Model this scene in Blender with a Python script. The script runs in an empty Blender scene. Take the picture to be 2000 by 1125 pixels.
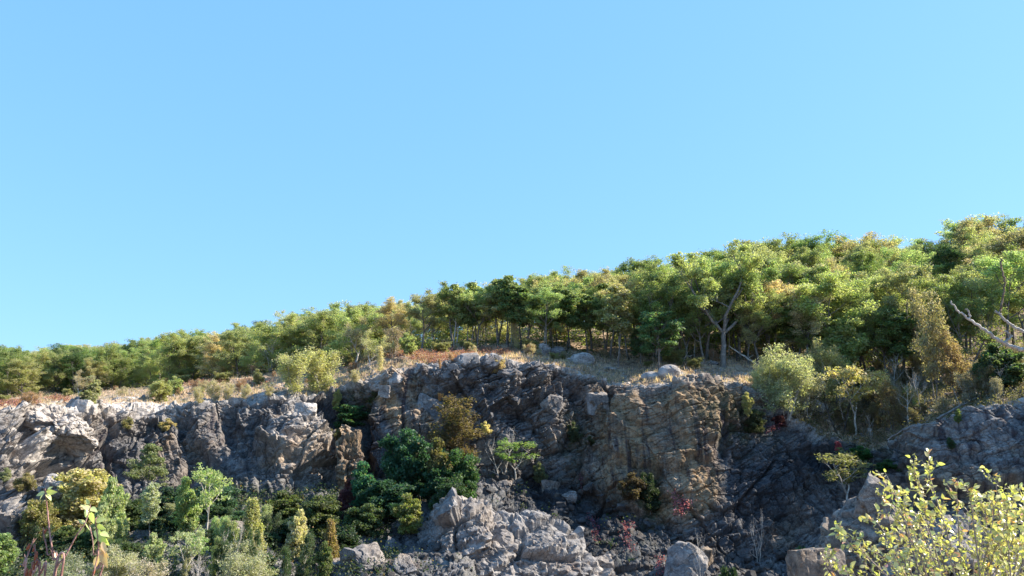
import bpy, bmesh, math, random
import numpy as np
from mathutils import Vector, Matrix, noise as mnoise

# ------------------------------------------------------------------ camera, sky, sun, exposure
C = bpy.context.scene.collection
scene = bpy.context.scene
F = 1540.0                       # focal length in pixels of the 2000 px wide photograph
PITCH = math.radians(11.0)
CP, SP = math.cos(PITCH), math.sin(PITCH)
cd = bpy.data.cameras.new('camera')
cam = bpy.data.objects.new('camera', cd); C.objects.link(cam)
cam.location = (0, 0, 0)
cam.rotation_euler = (math.pi / 2 + PITCH, 0, 0)
cd.sensor_width = 36.0
cd.lens = 36.0 * F / 2000.0
cd.clip_start = 0.1
cd.clip_end = 5000.0
scene.camera = cam

SUN_EL, SUN_AZ = math.radians(37.0), math.radians(82.0)     # azimuth measured from +Y towards +X
world = bpy.data.worlds.new('World'); scene.world = world
world.use_nodes = True
nt = world.node_tree
bg = nt.nodes['Background']
sky = nt.nodes.new('ShaderNodeTexSky')
sky.sky_type = 'NISHITA'; sky.sun_disc = False
sky.sun_elevation = SUN_EL; sky.sun_rotation = SUN_AZ
sky.altitude = 300; sky.air_density = 1.0; sky.dust_density = 0.6; sky.ozone_density = 1.0
def _vm(op, a, b):
    n = nt.nodes.new('ShaderNodeVectorMath'); n.operation = op
    nt.links.new(a, n.inputs[0]); n.inputs[1].default_value = b
    return n.outputs[0]
gm = nt.nodes.new('ShaderNodeGamma'); gm.inputs[1].default_value = 0.55
nt.links.new(_vm('MULTIPLY', sky.outputs[0], (0.15, 0.15, 0.15)), gm.inputs[0])
nt.links.new(_vm('ADD', _vm('MULTIPLY', gm.outputs[0], (2.1, 2.7, 3.4)), (0.24, 1.09, 2.5)), bg.inputs[0])
bg.inputs[1].default_value = 0.10
sd = bpy.data.lights.new('sun', 'SUN'); sd.energy = 5.0; sd.angle = math.radians(0.5); sd.color = (1.0, 0.90, 0.76)
sun = bpy.data.objects.new('sun', sd); C.objects.link(sun)
SUNV = Vector((math.cos(SUN_EL) * math.sin(SUN_AZ), math.cos(SUN_EL) * math.cos(SUN_AZ), math.sin(SUN_EL)))
sun.rotation_euler = SUNV.to_track_quat('Z', 'Y').to_euler()
sun.location = (60, 20, 60)
scene.view_settings.view_transform = 'Standard'
scene.view_settings.look = 'None'
scene.view_settings.gamma = 1.0
scene.view_settings.exposure = 1.35
scene.cycles.max_bounces = 6
scene.cycles.diffuse_bounces = 3
scene.cycles.glossy_bounces = 2
scene.cycles.transmission_bounces = 3

# ------------------------------------------------------------------ helpers
RNG = np.random.default_rng(7)

def at(x, y, Y):
    """world point seen at photo pixel (x, y) at distance Y along the ground"""
    dx = (x - 1000.0) / F; dz = (562.5 - y) / F
    t = Y / (CP - SP * dz)
    return np.array((t * dx, Y, t * (SP + CP * dz)))

def to_px(P):
    P = np.asarray(P, float)
    d = P[..., 1] * CP + P[..., 2] * SP
    u = -P[..., 1] * SP + P[..., 2] * CP
    return 1000.0 + F * P[..., 0] / d, 562.5 - F * u / d

def mesh_np(name, V, Fc, smooth=False, attrs=None):
    """mesh from numpy vertices and faces (faces: (n,3) or (n,4) array, or a list of such arrays)"""
    me = bpy.data.meshes.new(name)
    V = np.asarray(V, np.float32)
    if not isinstance(Fc, (list, tuple)): Fc = [Fc]
    Fc = [np.asarray(f, np.int32) for f in Fc if len(f)]
    me.vertices.add(len(V)); me.vertices.foreach_set('co', V.ravel())
    loops = np.concatenate([f.ravel() for f in Fc])
    sizes = np.concatenate([np.full(len(f), f.shape[1], np.int32) for f in Fc])
    starts = np.concatenate([[0], np.cumsum(sizes)[:-1]]).astype(np.int32)
    me.loops.add(len(loops)); me.loops.foreach_set('vertex_index', loops)
    me.polygons.add(len(sizes)); me.polygons.foreach_set('loop_start', starts)
    try: me.polygons.foreach_set('loop_total', sizes)
    except Exception: pass
    me.update(calc_edges=True)
    me.validate()
    me.polygons.foreach_set('use_smooth', np.full(len(me.polygons), smooth))
    if attrs:
        for k, a in attrs.items():
            a = np.asarray(a, np.float32)
            at_ = me.attributes.new(k, 'FLOAT', 'POINT')
            at_.data.foreach_set('value', a.ravel())
    return me

def link(name, me, mat=None, parent=None, loc=None):
    o = bpy.data.objects.new(name, me); C.objects.link(o)
    if mat is not None and me is not None and len(me.materials) == 0: me.materials.append(mat)
    if parent is not None: o.parent = parent
    if loc is not None: o.location = loc
    return o

def tag(o, label=None, cat=None, group=None, kind=None):
    if label: o['label'] = label
    if cat: o['category'] = cat
    if group: o['group'] = group
    if kind: o['kind'] = kind
    return o

def hash3(ix, iy, iz, seed):
    h = (ix.astype(np.int64) * 73856093) ^ (iy.astype(np.int64) * 19349663) ^ (iz.astype(np.int64) * 83492791) ^ (seed * 2654435761)
    h &= 0x7fffffff
    h = (h ^ (h >> 13)) * 1274126177 & 0x7fffffff
    h = (h ^ (h >> 16)) * 668265263 & 0x7fffffff
    return h ^ (h >> 11)

def rnd(h, k):
    v = (h * (2 * k + 3) * 7919 + k * 104729) & 0x7fffffff
    v = (v ^ (v >> 12)) * 1103515245 & 0x7fffffff
    v = v ^ (v >> 15)
    return (v & 0xfffff) / float(0xfffff)

def vnoise(P, seed=0):
    """smooth value noise in -1..1"""
    P = np.asarray(P, float); I = np.floor(P).astype(np.int64); f = P - I
    f = f * f * (3 - 2 * f)
    out = 0
    for dx in (0, 1):
        for dy in (0, 1):
            for dz in (0, 1):
                w = (f[:, 0] if dx else 1 - f[:, 0]) * (f[:, 1] if dy else 1 - f[:, 1]) * (f[:, 2] if dz else 1 - f[:, 2])
                out = out + w * rnd(hash3(I[:, 0] + dx, I[:, 1] + dy, I[:, 2] + dz, seed), 1)
    return out * 2 - 1

def fbm(P, seed=0, oct=4, gain=0.5):
    a, s, o = 1.0, 1.0, 0
    for k in range(oct):
        o = o + a * vnoise(P * s + 17.3 * k, seed + k); a *= gain; s *= 2.03
    return o

def voro(P, seed=0, jitter=0.9):
    """3D Voronoi: F1, F2, hash of the nearest cell, vector from its centre"""
    P = np.asarray(P, float); n = len(P)
    F1 = np.full(n, 9.0); F2 = np.full(n, 9.0); H = np.zeros(n, np.int64); D = np.zeros((n, 3))
    I = np.floor(P).astype(np.int64)
    for dx in (-1, 0, 1):
        for dy in (-1, 0, 1):
            for dz in (-1, 0, 1):
                cx, cy, cz = I[:, 0] + dx, I[:, 1] + dy, I[:, 2] + dz
                h = hash3(cx, cy, cz, seed)
                q = np.stack([cx + .5 + jitter * (rnd(h, 1) - .5), cy + .5 + jitter * (rnd(h, 2) - .5), cz + .5 + jitter * (rnd(h, 3) - .5)], 1)
                d = P - q; dd = np.sqrt((d * d).sum(1))
                c = dd < F1
                F2 = np.where(c, F1, np.minimum(F2, dd)); F1 = np.where(c, dd, F1)
                H = np.where(c, h, H); D[c] = d[c]
    return F1, F2, H, D

def rotmat(ax, deg): return np.array(Matrix.Rotation(math.radians(deg), 3, ax))
JOINT = rotmat('Y', 24) @ rotmat('Z', 18)          # the rock's joints dip to the right

def blocks(P, size, amp, tilt, crack, seed, aniso=(1, 1, 1), jit=0.9, R=JOINT):
    """height of broken, jointed rock: every Voronoi cell is a tilted facet with its own step, cracks between"""
    W = np.stack([vnoise(P / (size * 1.7), seed + 50), vnoise(P / (size * 1.7) + 31, seed + 51), vnoise(P / (size * 1.7) + 77, seed + 52)], 1) * size * 0.12
    Q = ((P + W) @ R.T) / (size * np.array(aniso))
    F1, F2, H, D = voro(Q, seed, jit)
    d = D * size
    h = amp * (rnd(H, 5) * 2 - 1) + tilt * ((rnd(H, 6) * 2 - 1) * d[:, 0] + (rnd(H, 7) * 2 - 1.0) * d[:, 2])
    e = np.clip((F2 - F1) / 0.14, 0, 1)
    return h - crack * (1 - e) ** 1.5

# ------------------------------------------------------------------ materials
def new_mat(name):
    m = bpy.data.materials.new(name); m.use_nodes = True
    return m, m.node_tree, m.node_tree.nodes['Principled BSDF']

def N(nt, t, **kw):
    n = nt.nodes.new(t)
    for k, v in kw.items():
        if k.startswith('i_'):
            n.inputs[k[2:].replace('_', ' ')].default_value = v
        else: setattr(n, k, v)
    return n

def ramp(nt, fac, stops, interp='LINEAR'):
    r = nt.nodes.new('ShaderNodeValToRGB'); r.color_ramp.interpolation = interp
    el = r.color_ramp.elements
    while len(el) < len(stops): el.new(0.5)
    for e, (p, c) in zip(el, stops):
        e.position = p; e.color = (*c, 1) if len(c) == 3 else c
    nt.links.new(fac, r.inputs[0])
    return r.outputs[0]

def mixc(nt, fac, a, b, mode='MIX'):
    m = nt.nodes.new('ShaderNodeMix'); m.data_type = 'RGBA'; m.blend_type = mode
    for sock, v in ((m.inputs[0], fac), (m.inputs[6], a), (m.inputs[7], b)):
        if isinstance(v, (int, float)): sock.default_value = v
        elif isinstance(v, tuple): sock.default_value = (*v, 1) if len(v) == 3 else v
        else: nt.links.new(v, sock)
    return m.outputs[2]

def math_(nt, op, a, b=None, clamp=False):
    m = nt.nodes.new('ShaderNodeMath'); m.operation = op; m.use_clamp = clamp
    for i, v in enumerate((a, b)):
        if v is None: continue
        if isinstance(v, (int, float)): m.inputs[i].default_value = v
        else: nt.links.new(v, m.inputs[i])
    return m.outputs[0]

def attr(nt, name): return N(nt, 'ShaderNodeAttribute', attribute_name=name).outputs['Fac']

def noise_tex(nt, vec, scale, detail=6, rough=0.6, dist=0.0):
    n = N(nt, 'ShaderNodeTexNoise'); n.inputs['Scale'].default_value = scale
    n.inputs['Detail'].default_value = detail; n.inputs['Roughness'].default_value = rough
    n.inputs['Distortion'].default_value = dist
    nt.links.new(vec, n.inputs['Vector']); return n.outputs['Fac']

def mapping(nt, vec, rot=(0, 0, 0), scale=(1, 1, 1), loc=(0, 0, 0)):
    m = N(nt, 'ShaderNodeMapping'); m.inputs['Rotation'].default_value = rot
    m.inputs['Scale'].default_value = scale; m.inputs['Location'].default_value = loc
    nt.links.new(vec, m.inputs['Vector']); return m.outputs[0]

def make_rock(name, ground=False):
    """grey granite: tan and grey patches, dark water streaks, fine cracks; ground=True adds dry soil and litter"""
    m, nt, P = new_mat(name)
    pos = N(nt, 'ShaderNodeNewGeometry').outputs['Position']
    big = noise_tex(nt, pos, 0.16, 5, 0.6, 0.4)
    mid = noise_tex(nt, mapping(nt, pos, (0, 0.45, 0), (1, 1, 1.6)), 0.7, 8, 0.68)
    fine = noise_tex(nt, pos, 5.5, 6, 0.7)
    grey = ramp(nt, mid, [(0.28, (0.038, 0.039, 0.043)), (0.43, (0.105, 0.105, 0.112)), (0.58, (0.185, 0.178, 0.175)), (0.75, (0.32, 0.30, 0.28))])
    tan = ramp(nt, mid, [(0.28, (0.08, 0.05, 0.027)), (0.43, (0.23, 0.155, 0.085)), (0.6, (0.36, 0.25, 0.145)), (0.78, (0.43, 0.31, 0.18))])
    tf = math_(nt, 'ADD', attr(nt, 'tan'), math_(nt, 'MULTIPLY', math_(nt, 'SUBTRACT', big, 0.46), 2.2), True)
    col = mixc(nt, tf, grey, tan)
    col = mixc(nt, math_(nt, 'MULTIPLY', attr(nt, 'pale'), 0.75, True), col, ramp(nt, mid, [(0.3, (0.26, 0.23, 0.21)), (0.48, (0.50, 0.46, 0.42)), (0.66, (0.70, 0.65, 0.60))]))
    # iron stain and dark lichen
    st = ramp(nt, noise_tex(nt, pos, 0.55, 7, 0.7, 0.6), [(0.56, (0, 0, 0)), (0.72, (1, 1, 1))])
    col = mixc(nt, math_(nt, 'MULTIPLY', st, 0.6), col, (0.15, 0.075, 0.035))
    li = ramp(nt, noise_tex(nt, pos, 1.9, 8, 0.75, 0.3), [(0.52, (0, 0, 0)), (0.66, (1, 1, 1))])
    col = mixc(nt, math_(nt, 'MULTIPLY', li, 0.5), col, (0.035, 0.035, 0.038))
    pl = ramp(nt, noise_tex(nt, mapping(nt, pos, loc=(9, 3, 2)), 2.6, 8, 0.72), [(0.58, (0, 0, 0)), (0.7, (1, 1, 1))])
    col = mixc(nt, math_(nt, 'MULTIPLY', pl, 0.35), col, (0.30, 0.29, 0.27))
    # water streaks that run down the slabs
    sv = mapping(nt, pos, (0, -0.22, 0), (1.5, 0.25, 0.13))
    s1 = ramp(nt, noise_tex(nt, sv, 1.0, 6, 0.65, 0.15), [(0.5, (0, 0, 0)), (0.62, (1, 1, 1))])
    col = mixc(nt, math_(nt, 'MULTIPLY', math_(nt, 'MULTIPLY', s1, attr(nt, 'streak')), 0.85, True), col, (0.045, 0.034, 0.04))
    s2 = ramp(nt, noise_tex(nt, mapping(nt, sv, loc=(5, 5, 5)), 1.7, 6, 0.65, 0.15), [(0.55, (0, 0, 0)), (0.65, (1, 1, 1))])
    col = mixc(nt, math_(nt, 'MULTIPLY', math_(nt, 'MULTIPLY', s2, attr(nt, 'streak')), 0.5, True), col, (0.30, 0.26, 0.21))
    # fine grain
    col = mixc(nt, 0.55, col, ramp(nt, fine, [(0.3, (0.45, 0.45, 0.45)), (0.5, (0.95, 0.95, 0.95)), (0.7, (1.25, 1.22, 1.2))]), 'MULTIPLY')
    st3 = noise_tex(nt, mapping(nt, pos, (0, -0.5, 0), (2.6, 1.0, 0.22)), 1.2, 7, 0.7, 0.1)
    col = mixc(nt, 0.5, col, ramp(nt, st3, [(0.32, (0.5, 0.5, 0.53)), (0.5, (1, 1, 1)), (0.68, (1.4, 1.36, 1.3))]), 'MULTIPLY')
    moss = math_(nt, 'MULTIPLY', attr(nt, 'moss'), ramp(nt, noise_tex(nt, pos, 0.8, 7, 0.7), [(0.42, (0, 0, 0)), (0.56, (1, 1, 1))]), True)
    col = mixc(nt, math_(nt, 'MULTIPLY', moss, 0.8), col, (0.035, 0.042, 0.014))
    col = mixc(nt, attr(nt, 'painted_shade'), col, mixc(nt, 1.0, col, (0.30, 0.33, 0.38), 'MULTIPLY'))  # painted shade: darkens and blues the rock colour
    # cracks: thin dark lines that follow the joints
    ck = []
    for sc, w, rot in ((0.62, 0.022, (0.3, 0.42, 0.3)), (1.9, 0.035, (0.1, 0.6, 0.2))):
        wv = N(nt, 'ShaderNodeVectorMath', operation='ADD')
        nn = N(nt, 'ShaderNodeTexNoise'); nn.inputs['Scale'].default_value = sc * 1.6; nn.inputs['Detail'].default_value = 4
        nt.links.new(pos, nn.inputs['Vector'])
        ns = N(nt, 'ShaderNodeVectorMath', operation='SCALE'); ns.inputs[3].default_value = 0.22 / sc
        nt.links.new(nn.outputs['Color'], ns.inputs[0])
        nt.links.new(pos, wv.inputs[0]); nt.links.new(ns.outputs[0], wv.inputs[1])
        v = N(nt, 'ShaderNodeTexVoronoi', feature='DISTANCE_TO_EDGE'); v.inputs['Scale'].default_value = sc
        nt.links.new(mapping(nt, wv.outputs[0], rot, (1, 1, 1.7)), v.inputs['Vector'])
        ck.append(ramp(nt, v.outputs['Distance'], [(0.0, (0, 0, 0)), (w, (1, 1, 1))]))
    cmask = ramp(nt, noise_tex(nt, mapping(nt, pos, loc=(3, 8, 1)), 0.5, 5, 0.65), [(0.42, (1, 1, 1)), (0.6, (0, 0, 0))])
    cr = math_(nt, 'MAXIMUM', math_(nt, 'MULTIPLY', ck[0], ck[1]), cmask)
    col = mixc(nt, math_(nt, 'MULTIPLY', math_(nt, 'SUBTRACT', 1.0, cr), 0.78), col, (0.03, 0.027, 0.027))
    if ground:
        lit = noise_tex(nt, pos, 0.9, 9, 0.75, 0.5)
        gcol = ramp(nt, lit, [(0.3, (0.07, 0.052, 0.038)), (0.44, (0.20, 0.14, 0.095)), (0.54, (0.40, 0.29, 0.20)), (0.7, (0.58, 0.46, 0.35))])
        g2 = ramp(nt, noise_tex(nt, pos, 0.3, 6, 0.7), [(0.45, (0, 0, 0)), (0.62, (1, 1, 1))])
        gcol = mixc(nt, math_(nt, 'MULTIPLY', g2, 0.45), gcol, (0.14, 0.11, 0.06))
        gcol = mixc(nt, 0.5, gcol, ramp(nt, fine, [(0.3, (0.4, 0.4, 0.4)), (0.5, (0.95, 0.95, 0.95)), (0.7, (1.3, 1.25, 1.15))]), 'MULTIPLY')
        gm = math_(nt, 'ADD', attr(nt, 'soil'), math_(nt, 'MULTIPLY', math_(nt, 'SUBTRACT', noise_tex(nt, pos, 0.45, 8, 0.72), 0.52), 4.0), True)
        col = mixc(nt, ramp(nt, gm, [(0.42, (0, 0, 0)), (0.56, (1, 1, 1))]), col, gcol)
    nt.links.new(col, P.inputs['Base Color'])
    P.inputs['Roughness'].default_value = 0.86
    P.inputs['Specular IOR Level'].default_value = 0.28
    hsum = math_(nt, 'ADD', math_(nt, 'MULTIPLY', mid, 0.6), math_(nt, 'ADD', math_(nt, 'MULTIPLY', fine, 0.22), math_(nt, 'MULTIPLY', cr, 0.35)))
    b = N(nt, 'ShaderNodeBump'); b.inputs['Strength'].default_value = 0.6; b.inputs['Distance'].default_value = 0.3
    nt.links.new(hsum, b.inputs['Height']); nt.links.new(b.outputs[0], P.inputs['Normal'])
    return m

def make_leaf(name, rough=0.55, trans=0.5, tmul=(1.35, 1.45, 0.75)):
    """leaves: colour from the tree (object colour), each leaf its own shade, light passes through"""
    m, nt, P = new_mat(name)
    oi = N(nt, 'ShaderNodeObjectInfo')
    r = attr(nt, 'r'); q = attr(nt, 'q')
    hs = N(nt, 'ShaderNodeHueSaturation')
    nt.links.new(math_(nt, 'ADD', 0.45, math_(nt, 'MULTIPLY', q, 0.09)), hs.inputs['Hue'])
    nt.links.new(math_(nt, 'ADD', 0.62, math_(nt, 'MULTIPLY', q, 0.34)), hs.inputs['Saturation'])
    nt.links.new(math_(nt, 'ADD', 0.66, math_(nt, 'MULTIPLY', r, 1.0)), hs.inputs['Value'])
    nt.links.new(oi.outputs['Color'], hs.inputs['Color'])
    col = mixc(nt, ramp(nt, math_(nt, 'MULTIPLY', q, r), [(0.62, (0, 0, 0)), (0.9, (1, 1, 1))]), hs.outputs[0], (0.34, 0.20, 0.07))
    nt.links.new(col, P.inputs['Base Color'])
    P.inputs['Roughness'].default_value = rough; P.inputs['Specular IOR Level'].default_value = 0.35
    tr = N(nt, 'ShaderNodeBsdfTranslucent')
    nt.links.new(mixc(nt, 1.0, col, tmul, 'MULTIPLY'), tr.inputs[0])
    mx = N(nt, 'ShaderNodeMixShader'); mx.inputs[0].default_value = trans
    nt.links.new(P.outputs[0], mx.inputs[1]); nt.links.new(tr.outputs[0], mx.inputs[2])
    nt.links.new(mx.outputs[0], nt.nodes['Material Output'].inputs[0])
    return m

def make_bark(name, c1, c2, scale=9.0):
    m, nt, P = new_mat(name)
    pos = N(nt, 'ShaderNodeTexCoord').outputs['Object']
    n1 = noise_tex(nt, mapping(nt, pos, scale=(1, 1, 0.25)), scale, 6, 0.7)
    n2 = noise_tex(nt, pos, scale * 0.25, 4, 0.6)
    col = ramp(nt, n1, [(0.3, c1), (0.68, c2)])
    col = mixc(nt, ramp(nt, n2, [(0.5, (0, 0, 0)), (0.65, (0.5, 0.5, 0.5))]), col, tuple(min(1, k * 1.5) for k in c2))
    nt.links.new(col, P.inputs['Base Color']); P.inputs['Roughness'].default_value = 0.85
    P.inputs['Specular IOR Level'].default_value = 0.2
    b = N(nt, 'ShaderNodeBump'); b.inputs['Strength'].default_value = 0.6; b.inputs['Distance'].default_value = 0.05
    nt.links.new(n1, b.inputs['Height']); nt.links.new(b.outputs[0], P.inputs['Normal'])
    return m

M_CLIFF = make_rock('cliff_rock')
M_GROUND = make_rock('plateau_ground', True)
M_LEAF = make_leaf('foliage')
M_BARK = make_bark('oak_bark', (0.06, 0.052, 0.045), (0.24, 0.215, 0.19))
M_PALE = make_bark('pale_bark', (0.22, 0.20, 0.17), (0.52, 0.48, 0.42))
M_DARKBARK = make_bark('dark_bark', (0.02, 0.018, 0.015), (0.09, 0.08, 0.07))

# ------------------------------------------------------------------ the terrain sheet
# per column: px x, then (px y, distance) of: buried toe, foot of the face, middle of the face, rim, plateau, forest edge, ridge
H_TREE = lambda x: np.interp(x, [-600, 0, 500, 1000, 1200, 1400, 1600, 2000, 3000], [8, 8, 8, 9, 10.5, 13, 13, 13, 13])
SKY_X = [-700, 0, 100, 200, 300, 350, 450, 600, 700, 800, 900, 1000, 1100, 1200, 1300, 1400, 1500, 1600, 1700, 1800, 1900, 2000, 2120, 2300, 3000]
SKY_Y = [690, 679, 682, 672, 662, 655, 643, 628, 613, 596, 574, 552, 536, 522, 499, 483, 474, 465, 450, 440, 436, 420, 406, 360, 260]
YC = lambda x: np.interp(x, [-700, 0, 300, 600, 900, 1200, 1500, 2000, 3000], [200, 190, 185, 172, 162, 155, 150, 146, 150])
COLS = [
 (-800, (1300,50), (1130,58), (960,61), (800,66), (788,85), (778,120)),
 (-200, (1300,46), (1130,56), (960,59), (800,64), (790,85), (780,122)),
 (0,    (1260,46), (1080,61.5), (960,65.5), (800,71.5), (790,85), (782,125)),
 (60,   (1250,46), (1060,64.5), (950,69), (793,75), (784,90), (776,130)),
 (160,  (1235,46), (1040,70), (940,77), (792,81), (776,100),(768,135)),
 (300,  (1225,48), (1000,77), (910,82), (798,86), (772,105),(756,140)),
 (450,  (1220,50), (985,79), (890,84), (790,88), (765,105),(742,130)),
 (560,  (1225,52), (985,79), (870,84), (768,88), (745,103),(730,125)),
 (660,  (1235,52), (968,83),  (870,88), (772,93), (732,100),(714,118)),
 (720,  (1235,52), (955,83.5),(850,87), (752,90), (715,98), (701,112)),
 (790,  (1235,52), (940,84.5),(830,88), (724,90), (699,98), (688,110)),
 (900,  (1240,52), (935,85.5),(820,88.5),(709,90),(693,98), (681,108)),
 (1000, (1300,63), (945,85.5),(820,88.5),(708,90.5),(697,98),(687,106)),
 (1100, (1300,63), (950,85.5),(830,89), (716,92), (705,98), (693,104)),
 (1180, (1300,62), (985,83),  (860,88), (750,93), (722,98), (699,104)),
 (1260, (1300,62), (1030,79.5),(880,84),(756,87), (728,95), (704,103)),
 (1350, (1300,61), (1075,77), (900,82), (746,86), (727,94), (707,101)),
 (1450, (1300,60), (1090,76), (920,82), (752,87), (731,94), (712,100)),
 (1520, (1300,60), (1090,76), (950,82), (800,88), (760,93), (725,98)),
 (1600, (1300,58), (1090,76), (975,81), (862,87), (800,92), (742,97)),
 (1700, (1300,56), (1080,75), (985,79), (892,84), (828,89), (752,96)),
 (1800, (1300,54), (1070,70), (955,74), (845,79), (800,86), (755,94)),
 (1900, (1300,52), (1080,66), (935,71), (800,75), (775,82), (745,92)),
 (2000, (1300,50), (1080,64), (920,69), (778,73), (750,80), (712,90)),
 (2120, (1300,48), (1080,62), (900,67), (735,71), (700,79), (665,90)),
 (2400, (1300,44), (1080,56), (840,60), (580,66), (530,76), (480,88)),  # unseen hillside from here outward, raised to cast shade on the right bank
 (3000, (1300,38), (1080,48), (800,52), (440,58), (390,70), (340,84)),
]
cx = np.array([c[0] for c in COLS], float)
CTRL = np.zeros((len(COLS), 9, 3))
for i, c in enumerate(COLS):
    for j in range(6): CTRL[i, j] = at(c[0], c[1 + j][0], c[1 + j][1])
    yc = YC(c[0]); p = at(c[0], np.interp(c[0], SKY_X, SKY_Y), yc); p[2] -= H_TREE(c[0]); CTRL[i, 6] = p
    CTRL[i, 7] = p + np.array((p[0] * 0.2, 30, -2.0)); CTRL[i, 8] = p + np.array((p[0] * 0.8, 150, -30.0))
xs = np.concatenate([np.linspace(-800, -40, 130, endpoint=False), np.linspace(-40, 2040, 1240, endpoint=False), np.linspace(2040, 3000, 150)])
counts = [200, 150, 190, 120, 70, 90, 14, 8]
rs = np.concatenate([[j + k / n for k in range(n)] for j, n in enumerate(counts)] + [[8.0]])
# rows packed closer near the rim
nx, nr = len(xs), len(rs)
G = np.zeros((nr, nx, 3))
ctl = np.stack([np.stack([np.interp(xs, cx, CTRL[:, j, k]) for k in range(3)], 1) for j in range(9)], 0)   # 9, nx, 3
ker = np.exp(-0.5 * (np.arange(-14, 15) / 6.0) ** 2); ker /= ker.sum()
for j in range(9):
    for k in (0, 1, 2):
        pad = np.concatenate([np.full(14, ctl[j, 0, k]), ctl[j, :, k], np.full(14, ctl[j, -1, k])])
        pad[:14] = ctl[j, 0, k] ; ctl[j, :, k] = np.where((xs > -100) & (xs < 2040), np.convolve(pad, ker, 'valid'), ctl[j, :, k]) if k else ctl[j, :, k]
for i, r in enumerate(rs):
    j = min(int(r), 7); f = r - j
    G[i] = ctl[j] * (1 - f) + ctl[j + 1] * f
RR = np.repeat(rs[:, None], nx, 1); XX = np.repeat(xs[None], nr, 0)
PXX, PXY = to_px(G)

def gauss2(A, s):
    n = int(3 * s); k = np.exp(-0.5 * (np.arange(-n, n + 1) / s) ** 2); k /= k.sum()
    A = np.apply_along_axis(lambda v: np.convolve(np.pad(v, n, 'edge'), k, 'valid'), 0, A)
    return np.apply_along_axis(lambda v: np.convolve(np.pad(v, n, 'edge'), k, 'valid'), 1, A)
def normals(G):
    du = np.gradient(G, axis=1); dv = np.gradient(G, axis=0)
    n = np.cross(du, dv); return n / np.maximum(np.linalg.norm(n, axis=2, keepdims=True), 1e-9)
Nn = normals(G)
Nn = np.stack([gauss2(Nn[..., k], 8) for k in range(3)], 2); Nn /= np.linalg.norm(Nn, axis=2, keepdims=True)

def blob(x, y, rx, ry, rot=0, p=2.0, edge=0.35):
    """1 inside a tilted oval on the face, 0 outside (photo pixels find the place; the relief is real)"""
    c, s = math.cos(math.radians(rot)), math.sin(math.radians(rot))
    u = ((PXX - x) * c + (PXY - y) * s) / rx; v = (-(PXX - x) * s + (PXY - y) * c) / ry
    d = (np.abs(u) ** p + np.abs(v) ** p) ** (1 / p)
    return np.clip((1 - d) / edge, 0, 1) * (1 - np.clip(v, -1, 1) * 0.0)

sm = lambda a, b, t: (lambda q: q * q * (3 - 2 * q))(np.clip((t - a) / (b - a), 0, 1))
face = sm(0.7, 1.15, RR) * (1 - sm(3.0, 3.25, RR))      # 1 on the cliff face
talus = 1 - sm(0.8, 1.1, RR)
plat = sm(2.98, 3.3, RR)
def joints(P, nrm, spacing, amp, seed, sharp=0.86, warp=.35):
    """parallel joint planes: saw-tooth ledges with a random step on each layer"""
    n = np.array(nrm, float); n /= np.linalg.norm(n)
    s = P @ n / spacing + fbm(P / (spacing * 3.0), seed, 3) * warp
    i = np.floor(s).astype(np.int64); f = s - i
    ii = np.floor((P @ np.cross(n, (0, 1, 0))) / (spacing * 2.3) + fbm(P / (spacing * 2), seed + 3, 2) * .4 + rnd(hash3(i, i * 0, i * 0, seed), 2) * 7).astype(np.int64)
    h = hash3(i, ii, ii * 0, seed)
    ramp_ = np.where(f < sharp, f / sharp, (1 - f) / (1 - sharp))
    return amp * ((rnd(h, 4) - .5) * 1.5 + (ramp_ - .5) * (.5 + rnd(h, 5)))
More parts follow.
